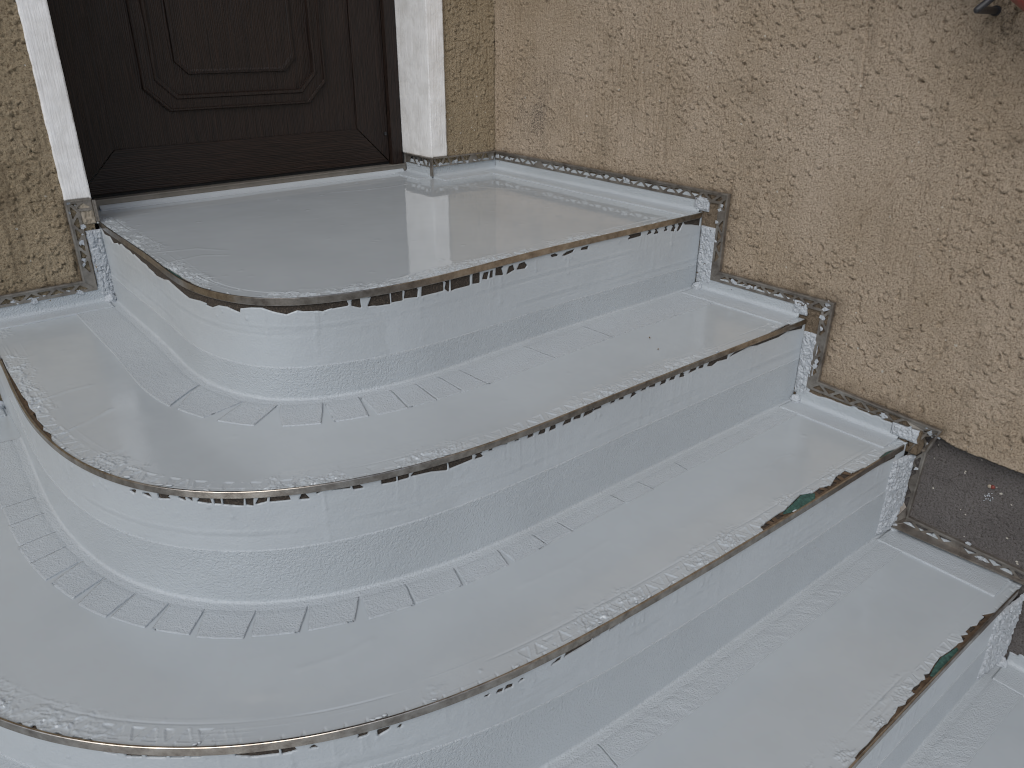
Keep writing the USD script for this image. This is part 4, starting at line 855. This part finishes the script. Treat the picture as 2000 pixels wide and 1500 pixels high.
for k in (1, 2, 3, 4):
    dn, u_ = RAILD[k]
    prof = [(-0.0036, -dn), (-0.0036, u_), (-0.0030, u_ + .0007), (-0.0008, u_ + .0007), (0.0, u_), (0.0002, -dn + .001), (-0.0006, -dn)]
    part(stairs, 'edge_rail', sweep(PA[k], prof, {1: .006, 2: .004, 3: .05, 4: .03}[k], PA[k].L - .024, .008, ZT[k]), m_rail, smooth=35)

# crumbs of coating dried on and along the rails
for k in (1, 2, 3):
    r = np.random.default_rng(500 + k)
    ms = []
    for j in range(30):
        s0 = r.uniform(.05, SV[k] - .2); q, t, n = PA[k].at(np.array([s0]))
        c = trimesh.creation.icosphere(subdivisions=1, radius=1.0)
        c.vertices *= 1 + .25 * (meshkit.noise(c.vertices * 3 + j, j)[:, None] - .5)
        L_ = r.uniform(.0018, .006)
        c.apply_scale((L_, r.uniform(.0012, .0024), r.uniform(.0008, .002)))
        c.apply_transform(trimesh.transformations.rotation_matrix(math.atan2(t[0, 1], t[0, 0]) + r.uniform(-.5, .5), (0, 0, 1)))
        dd = -r.uniform(.004, .010)
        if ROT[k].buffer(.006).contains(Point(*(q[0] + n[0] * dd))):
            continue
        c.apply_translation((q[0, 0] + n[0, 0] * dd, q[0, 1] + n[0, 1] * dd, ZT[k] + .0018))
        ms.append(c)
    part(stairs, 'coating_crumbs', cat(*ms), m_riser, smooth=True, kind='stuff')

# fleece: upright band with a cove at the foot of each riser, then flaps lying on the tread below
RC = 0.007


def fleece_noise(s, t, seed):
    return 0.0007 * (n2(s * 260, t * 260, seed, 3) - .5) * 2 + 0.0004 * (n2(s * 30, t * 30, seed + 1, 2) - .5) * 2


def lay(k, s, d, h):
    """A point d out from riser k's edge on the tread below, h above it."""
    q, t, n = PA[k].at(np.clip(s, 0, PA[k].L))
    return np.c_[q + n * d[:, None], ZT[k + 1] + h]


for k in (1, 2, 3, 4):
    L = PA[k].L; H = ZT[k] - ZT[k + 1]; zt = ZT[k + 1]
    s1 = min(L - .018, SV[k] + .15)
    q14 = RC * math.pi / 2
    # parameter t: 0 at the band's top, growing down, round the cove and a little onto the tread
    tops = 0.16
    s_e = np.linspace(.004, s1, 500)
    hb_ = band_h(k, s_e) + 0.0016 * (n1(s_e * 50, 400 + k, 3) - .5)
    poly = Polygon(list(zip(s_e, hb_)) + [(s1, -q14 - .008), (.004, -q14 - .008)]) if False else Polygon(list(zip(s_e, -(tops - hb_))) + [(s1, -(tops + q14 - RC + .016)), (.004, -(tops + q14 - RC + .016))])
    P, T = sheet(poly.buffer(0), 0.0031)
    s, t = P[:, 0], -P[:, 1] - tops      # t < -RC: upright at height -t ; cove between ; then lying
    h = fleece_noise(s, t, 410 + k) + 0.0014 + .0008 * (n2(s * 12, t * 12, 420 + k, 2) - .5)
    h = h * (1 - .75 * sstep(-RC + q14, -RC + q14 + .016, t)) 
    hgt = -t
    a = np.clip((t + RC) / q14, 0, 1) * math.pi / 2
    up_ = t < -RC
    lie = t > -RC + q14
    dout = np.where(up_, 0.0, np.where(lie, RC + (t + RC - q14), RC * (1 - np.cos(a))))
    zz = np.where(up_, hgt, np.where(lie, 0.0, RC * (1 - np.sin(a))))
    nd = np.where(up_, 1.0, np.where(lie, 0.0, np.cos(a))); nz = np.where(up_, 0.0, np.where(lie, 1.0, np.sin(a)))
    V = lay(k, s, dout - .0026 + nd * h, zz + nz * h)
    q_, t_, n_ = PA[k].at(np.clip(s, 0, L))
    N = np.c_[n_ * nd[:, None], nz]
    T = orient(V, T, N)
    band_prim = part(stairs, 'fleece_band', skirt(V, T, -N * .0022), m_fleece, smooth=True)
    # flaps
    cuts = sorted(CUTS.get(k, []), key=lambda c: c[0])
    if not cuts:
        cuts = [(.45, .02, .45, .06, .45, .06)]
    bounds = [(0.003, 0.003, None)] + [(c[0], c[2], c[4]) for c in cuts] + [(s1, s1, None)]
    d_in = RC - .002
    for i in range(len(bounds) - 1):
        a_, b_ = bounds[i], bounds[i + 1]
        sa_in, sa_out = a_[0], a_[1]
        sb_in = b_[0]; sb_out = b_[2] if b_[2] is not None else b_[1]
        if a_[2] is not None:
            sa_out = max(a_[1], a_[2])
        if b_[2] is not None:
            sb_out = min(b_[1], b_[2])
        g_in, g_out = .0003, .0004
        na = 24
        ds = np.linspace(0, 1, na)
        wa, wb = band_w(k, np.array([sa_out]))[0], band_w(k, np.array([sb_out]))[0]
        ra = np.random.default_rng(1000 * k + i)
        jw = ra.uniform(-.003, .003) if (sb_out - sa_out) < .14 else 0
        left = [(sa_in + g_in + (sa_out + g_out - sa_in - g_in) * u + .0016 * (n1(np.array([u * 5.0]), 7 * i + k)[0] - .5) * (1 if i else 0), d_in + (wa + jw - d_in) * u) for u in ds]
        right = [(sb_in - g_in + (sb_out - g_out - sb_in + g_in) * u + .0016 * (n1(np.array([u * 5.0]), 7 * i + 7 + k)[0] - .5), d_in + (wb + jw - d_in) * u) for u in ds]
        so = np.linspace(sa_out + g_out, sb_out - g_out, max(3, int((sb_out - sa_out) / .004)))[1:-1]
        outer = list(zip(so, band_w(k, so) + jw + .0013 * (n1(so * 120, 8 + k, 3) - .5)))
        q = Polygon(left + outer + right[::-1]).buffer(0)
        qs = polys(q)
        if not qs:
            continue
        q = max(qs, key=lambda g_: g_.area)
        P, T = sheet(q, 0.0030)
        s, d = P[:, 0], P[:, 1]
        edge = shapely.distance(shapely.points(P), q.exterior)
        rise = sstep(d_in, d_in + .020, d)
        h = -0.0006 + 0.0022 * rise + rise * fleece_noise(s, d, 430 + k) + rise * 0.0004 * np.exp(-(edge / .003) ** 2) + .0010 * rise * (n2(s * 14 + i, d * 14, 440 + k, 2) - .5)
        # the wrinkles that lie across the straight stretches
        wr = sstep(.5, .62, n1(s * 5, 450 + k, 2)) * sstep(SW[k][1], SW[k][0], s)
        h += wr * .0022 * (n2((s + d * .9) * 120, (s - d) * 18, 460 + k, 2) - .5)
        V = lay(k, s, d, h)
        T = orient(V, T, np.array([0, 0, 1.0]))
        part(band_prim, 'fleece_flap', skirt(V, T, np.array([0, 0, -.0045])), m_fleece, smooth=True)


# coves of fleece along the walls: each a run from a to b in plan, level z, normal n towards the stairs, ragged upper edge
def upstand(a, b, nrm, z, hgt, reach, seed, rc=0.013, name='wall_upstand', flat_end=0.012):
    a, b, nrm = np.array(a, float), np.array(b, float), np.array(nrm, float)
    L = np.linalg.norm(b - a); dr = (b - a) / L
    q14 = rc * math.pi / 2
    u = np.linspace(0, L, max(6, int(L / .0025)))
    top = rc - hgt - .005 * (n1(u * 30, seed, 4) - .5) * 2 - .006 * sstep(.55, .75, n1(u * 75, seed + 2, 2))
    bot = q14 + reach - rc + .0010 * (n1(u * 80, seed + 1, 3) - .5)
    q = Polygon(list(zip(u, -top)) + [(L, -bot[-1])] + list(zip(u[::-1], -bot[::-1]))).buffer(0)
    q = max(polys(q), key=lambda g_: g_.area)
    P, T = sheet(q, .0036)
    s, t = P[:, 0], -P[:, 1]
    ang = np.clip(t / q14, 0, 1) * math.pi / 2
    up_, lie = t < 0, t > q14
    dout = np.where(up_, 0, np.where(lie, rc + t - q14, rc * (1 - np.cos(ang))))
    zz = np.where(up_, rc - t, np.where(lie, 0, rc * (1 - np.sin(ang))))
    nd, nz = np.where(up_, 1, np.where(lie, 0, np.cos(ang))), np.where(up_, 0, np.where(lie, 1, np.sin(ang)))
    h = .0030 + fleece_noise(s, t, seed) * .9 + .0045 * (n2(s * 7, t * 30, seed + 4, 3) - .5)
    V = np.c_[a + dr * s[:, None] + nrm * (dout + nd * h)[:, None], z + zz + nz * h]
    N = np.c_[nrm * nd[:, None], nz]
    T = orient(V, T, N)
    return part(stairs, name, skirt(V, T, -N * .004), m_fleece, smooth=True)


upstand((0, -0.822), (0, -0.002), (-1, 0), ZT[1], 0.0455, 0.062, 601)
upstand((-0.2455, 0), (-0.002, 0), (0, -1), ZT[1], 0.038, 0.070, 602)
upstand((XJR, -0.008), (XJR, YD - .032), (-1, 0), ZT[1], 0.044, 0.055, 603, rc=.010)
upstand((0, -1.132), (0, -0.842), (-1, 0), ZT[2], 0.040, 0.070, 604)
upstand((0, -1.408), (0, -1.157), (-1, 0), ZT[3], 0.033, 0.066, 605)
upstand((XP, -1.680), (XP, -1.436), (-1, 0), ZT[4], 0.022, 0.085, 606)
upstand((-1.470, 0), (-1.205, 0), (0, -1), ZT[2], 0.038, 0.062, 607)
upstand((-1.76, 0), (-1.478, 0), (0, -1), ZT[3], 0.040, 0.062, 610)
upstand((XP, -2.3), (XP, -1.72), (-1, 0), ZT[5], 0.030, 0.075, 608)


# rough upright strips where a riser meets a wall
def rough_strip(poly, mp, nrm, seed, name='corner_strip', stretch=1.0):
    q = max(polys(poly.buffer(0)), key=lambda g_: g_.area)
    if stretch != 1.0:
        q = shapely.affinity.scale(q, stretch, 1, origin=(0, 0))
    P, T = sheet(q, .0020)
    h = .0042 + .0036 * (n2(P[:, 0] * 120, P[:, 1] * 120, seed, 4) - .5) * 2
    rid = np.abs(n2(P[:, 0] * 110, P[:, 1] * 60, seed + 5, 3) - .5)
    h -= .0030 * sstep(.05, 0, rid)
    edge = shapely.distance(shapely.points(P), q.exterior)
    if stretch != 1.0:
        P = P / np.array([stretch, 1.0])
    h *= .35 + .65 * sstep(0, .006, edge)
    V = mp(P, h)
    T = orient(V, T, np.array(nrm, float))
    part(stairs, name, skirt(V, T, -np.array(nrm, float) * .004), m_rough, smooth=True)


def rag_quad(u0, u1, z0, z1, amp, seed):
    zz = np.linspace(z0, z1, 40)
    l = u0 + amp * (n1(zz * 90, seed, 3) - .5) * 2; r_ = u1 + amp * (n1(zz * 90, seed + 1, 3) - .5) * 2
    return Polygon(list(zip(l, zz)) + list(zip(r_[::-1], zz[::-1])))


for (y0, y1, z0, z1, x0, sd_) in ((-.880, -.832, ZT[2] + .012, ZT[1] - .030, 0, 701), (-1.190, -1.148, ZT[3] + .02, ZT[2] - .026, 0, 702)):
    rough_strip(rag_quad(y0, y1, z0, z1, .004, sd_), lambda P, h, x0=x0: np.c_[x0 - h, P], (-1, 0, 0), sd_)
for (a_, b_, z0, z1, sd_) in (((-.052, -1.4285), (.024, -1.440), ZT[4] + .006, ZT[3] - .028, 703), ((-.085, -1.7015), (.026, -1.711), ZT[5] + .006, ZT[4] - .016, 704)):
    a_, b_ = np.array(a_), np.array(b_)
    rough_strip(rag_quad(0, 1, z0, z1, .09, sd_), lambda P, h: np.c_[a_[0] + (b_[0] - a_[0]) * P[:, 0], a_[1] + (b_[1] - a_[1]) * P[:, 0] - h * 1.3, P[:, 1]], (0, -1, 0), sd_, stretch=np.linalg.norm(b_ - a_))
rough_strip(rag_quad(-1.527, -1.478, ZT[3] + .006, ZT[2] - .012, .003, 715), lambda P, h: np.c_[P[:, 0], -h, P[:, 1]], (0, -1, 0), 715)
rough_strip(rag_quad(-1.219, -1.183, ZT[2] + .012, ZT[1] - .016, .003, 705), lambda P, h: np.c_[P[:, 0], -h, P[:, 1]], (0, -1, 0), 705)
# the scraps of coating at the rail ends on the wall
for (y0, y1, z0, z1, sd_) in ((-.850, -.806, ZT[1] + .006, ZT[1] + .038, 706), (-1.150, -1.115, ZT[2] + .01, ZT[2] + .040, 707), (-1.447, -1.39, ZT[3] + .006, ZT[3] + .036, 708)):
    rough_strip(rag_quad(y0, y1, z0, z1, .004, sd_), lambda P, h: np.c_[-h - .002, P], (-1, 0, 0), sd_)
# dabs of coating that fill the lowest corners
for i, (cx, cy, cz, rr) in enumerate(((-1.199, -.010, ZT[2] + .004, .014), (-1.484, -.010, ZT[3] + .004, .014), (-.010, -.846, ZT[2] + .004, .013), (-.010, -1.162, ZT[3] + .004, .013), (.014, -1.440, ZT[4] + .004, .014), (.012, -1.712, ZT[5] + .004, .014))):
    c = trimesh.creation.icosphere(subdivisions=4, radius=1.0)
    c.vertices *= 1 + .55 * (meshkit.fbm(c.vertices * 2.2 + i * 7, 3, 9)[:, None] - .5)
    c.apply_scale((rr, rr, rr * 1.1)); c.apply_translation((cx, cy, cz))
    part(stairs, 'coating_dab', c, m_rough, smooth=True)
# beige filler broken open below the left door surround
rough_strip(rag_quad(-1.222, -1.192, -.058, -.004, .004, 709), lambda P, h: np.c_[P[:, 0], -h * .7, P[:, 1]], (0, -1, 0), 709, name='filler_patch')
stage.GetPrimAtPath(str(stairs.GetPath()) + '/filler_patch').GetPrim()
UsdShade.MaterialBindingAPI(stage.GetPrimAtPath(str(stairs.GetPath()) + '/filler_patch')).Bind(m_filler)


# ------------------------------------------------------------------ punched metal edge trims on the walls
HP = 0.0255


def trim(name, label, pts, mp, loc, w=0.026, seed=0):
    """pts: outline in the wall plane (u, z); the punched flange lies left of the direction of travel; mp maps (u, z, out)."""
    t = thing(name, label, 'edge trim', loc)
    p = np.array(pts, float); n = len(p)
    d = np.diff(p, axis=0); d /= np.linalg.norm(d, axis=1, keepdims=True)
    nl = np.c_[-d[:, 1], d[:, 0]]

    def offset(o):
        out = [p[0] + nl[0] * o]
        for i in range(1, n - 1):
            b = nl[i - 1] + nl[i]; b /= max(1e-6, (b @ nl[i]))
            b = b / np.linalg.norm(b) * min(np.linalg.norm(b), 2.2)
            out.append(p[i] + b * o)
        out.append(p[-1] + nl[-1] * o)
        return np.array(out)
    a, b, c = offset(-.0018), offset(.0018), offset(w)
    r = np.random.default_rng(seed)
    for i in range(n - 1):
        q = Polygon([a[i], a[i + 1], b[i + 1], b[i]])
        e_ = trimesh.creation.extrude_polygon(q, .0095, engine='earcut'); v = e_.vertices
        V = mp(v[:, 0], v[:, 1], v[:, 2] - .001); m = trimesh.Trimesh(V, e_.faces, process=False); trimesh.repair.fix_normals(m)
        part(t, 'trim_bar', m, m_trim)
        q = Polygon([b[i], b[i + 1], c[i + 1], c[i]]).buffer(-.0002)
        L = np.linalg.norm(p[i + 1] - p[i]); tri = []
        ph = r.uniform(0, .02); cnt = int(L / HP)
        for j in range(cnt):
            if r.uniform() < .08:
                continue
            s0 = ph + j * HP; fl = j % 2
            o0, o1 = (.006, w - .005) if fl else (w - .005, .006)
            A = p[i] + d[i] * (s0 - HP * .80) + nl[i] * o0; B = p[i] + d[i] * (s0 + HP * .80) + nl[i] * o0; C = p[i] + d[i] * s0 + nl[i] * o1
            tri.append(Polygon([A, B, C]).buffer(-.0028).buffer(.0017))
        safe = q.buffer(-.0028)
        q = q.difference(unary_union(tri).intersection(safe)) if tri else q
        ms = []
        for q1 in polys(q):
            e_ = trimesh.creation.extrude_polygon(q1, .0014, engine='earcut'); v = e_.vertices
            V = mp(v[:, 0], v[:, 1], v[:, 2] + .0030); m = trimesh.Trimesh(V, e_.faces, process=False); trimesh.repair.fix_normals(m); ms.append(m)
        if ms:
            part(t, 'flange', cat(*ms), m_trim)
    # coating smeared and clogged over the flange
    bl = []
    Ltot = float(np.linalg.norm(np.diff(p, axis=0), axis=1).sum())
    for j in range(int(Ltot * 22)):
        i = r.integers(0, n - 1); u_ = r.uniform(0, 1)
        q = p[i] + (p[i + 1] - p[i]) * u_ + nl[i] * (w * (1 - abs(r.normal(0, .36))))
        ang = r.uniform(0, 6.28, 9); rad = r.uniform(.0008, .0062) * (1 + .5 * r.uniform(-1, 1, 9))
        ang.sort()
        bl.append(Polygon(q + np.c_[np.cos(ang) * rad * r.uniform(.6, 1.6), np.sin(ang) * rad]).buffer(0).buffer(.0006))
    ms = []
    for q in polys(unary_union(bl)):
        e_ = trimesh.creation.extrude_polygon(q.simplify(.0002), .0009, engine='earcut'); v = e_.vertices
        V = mp(v[:, 0], v[:, 1], v[:, 2] + .0042); m = trimesh.Trimesh(V, e_.faces, process=False); trimesh.repair.fix_normals(m); ms.append(m)
    part(t, 'coating_smears', cat(*ms), m_rough, kind='stuff')
    return t


def map_r(u, z, o):
    xo = np.where(u < -1.44, XP * sstep(-.392, -.455, z), 0.0)
    return np.c_[xo - o, u, z]


trim('edge_trim', 'punched steel edge trim stepping down the right-hand beige wall', TRIM_R, map_r, (0, -.9, -.2), seed=1)
trim('edge_trim', 'short punched steel edge trim on the stub of wall between door surround and corner', [(XJR - .003, 0), (-.010, 0)][::-1] and [(-.010, 0), (XJR - .006, 0)][::-1] and [(XJR - .006, .0), (-.010, .0)], lambda u, z, o: np.c_[u, -o - .004, z], (-.12, 0, 0), w=-.026, seed=2)
trim('edge_trim', 'punched steel edge trim at the foot of the white reveal beside the door', [(-.006, 0), (YD - .034, 0)], lambda u, z, o: np.c_[XJR - o - .001, u, z], (XJR, .08, 0), w=-.026, seed=3)
trim('edge_trim', 'punched steel edge trim stepping down the left wall below the door surround', [(XJL - .002, 0), (XL, 0), (XL, -.188), (-1.53, -.190), (-1.53, -.39), (-2.0, -.39)], lambda u, z, o: np.c_[u, -o, z], (XL, 0, -.1), seed=4)
# little upright corner profiles under the two door surrounds
for lab, x, s_ in (('upright metal corner strip below the right door surround, standing on the landing', XJR - .002, 1), ('upright metal corner strip below the left door surround, at the landing rail end', XJL + .004, -1)):
    t = thing('corner_profile', lab, 'corner trim', (x, 0, -.05))
    part(t, 'leg', bx(x - .002, x + .002, -.0100, -.0075, ZT[1] + .004, -.003), m_trim)
    part(t, 'leg', bx(x - .0045, x - .0025, -.0095, -.002, ZT[1] + .004, -.003), m_trim)

# ------------------------------------------------------------------ handrail, bracket, crumbs
hr = thing('handrail', 'red wooden handrail on a bent black iron bracket, at the top right corner', 'handrail', (-.055, -1.42, .40))


def tube(pts, r_, sec=14):
    ms = []
    for a, b in zip(pts[:-1], pts[1:]):
        ms.append(trimesh.creation.cylinder(radius=r_, segment=(a, b), sections=sec))
    for q in pts:
        s_ = trimesh.creation.icosphere(subdivisions=2, radius=r_); s_.apply_translation(q); ms.append(s_)
    return cat(*ms)


dv = np.array([0, -.82, -.574]); dv /= np.linalg.norm(dv); un = np.array([0, -.574, .82])
c0 = np.array([-.062, -1.449, .396]) + un * .0265
part(hr, 'rail', tube([c0 - dv * .62, c0 + dv * 1.5], .024, 28), m_red, smooth=40)
part(hr, 'bracket', tube([(0.004, -1.398, .3905), (-.080, -1.400, .391), (-.056, -1.425, .424), (-.058, -1.445, .44)], .0060), m_iron, smooth=40)
pl_ = trimesh.creation.cylinder(radius=.0085, segment=((.003, -1.398, .3905), (-.004, -1.398, .3905)), sections=10)
part(hr, 'wall_plate', pl_, m_iron)


def flake(pts, z, t=.0012):
    e_ = trimesh.creation.extrude_polygon(Polygon(pts), t, engine='earcut'); e_.apply_translation((0, 0, z)); return e_


for lab, c, L_, ang in (('small tan leaf scrap lying on the second step, nearer its rail', (-.403, -1.055), .007, .4), ('thin dark leaf stalk lying on the second step, nearer the riser', (-.367, -1.000), .008, 1.1)):
    t = thing('leaf_scrap', lab, 'leaf', (*c, ZT[2]))
    a = np.array([math.cos(ang), math.sin(ang)]); b = np.array([-a[1], a[0]]); c = np.array(c)
    part(t, 'blade', flake([c - a * L_ / 2, c + b * .0012, c + a * L_ / 2, c - b * .0012], ZT[2] + .0012), m_leaf)
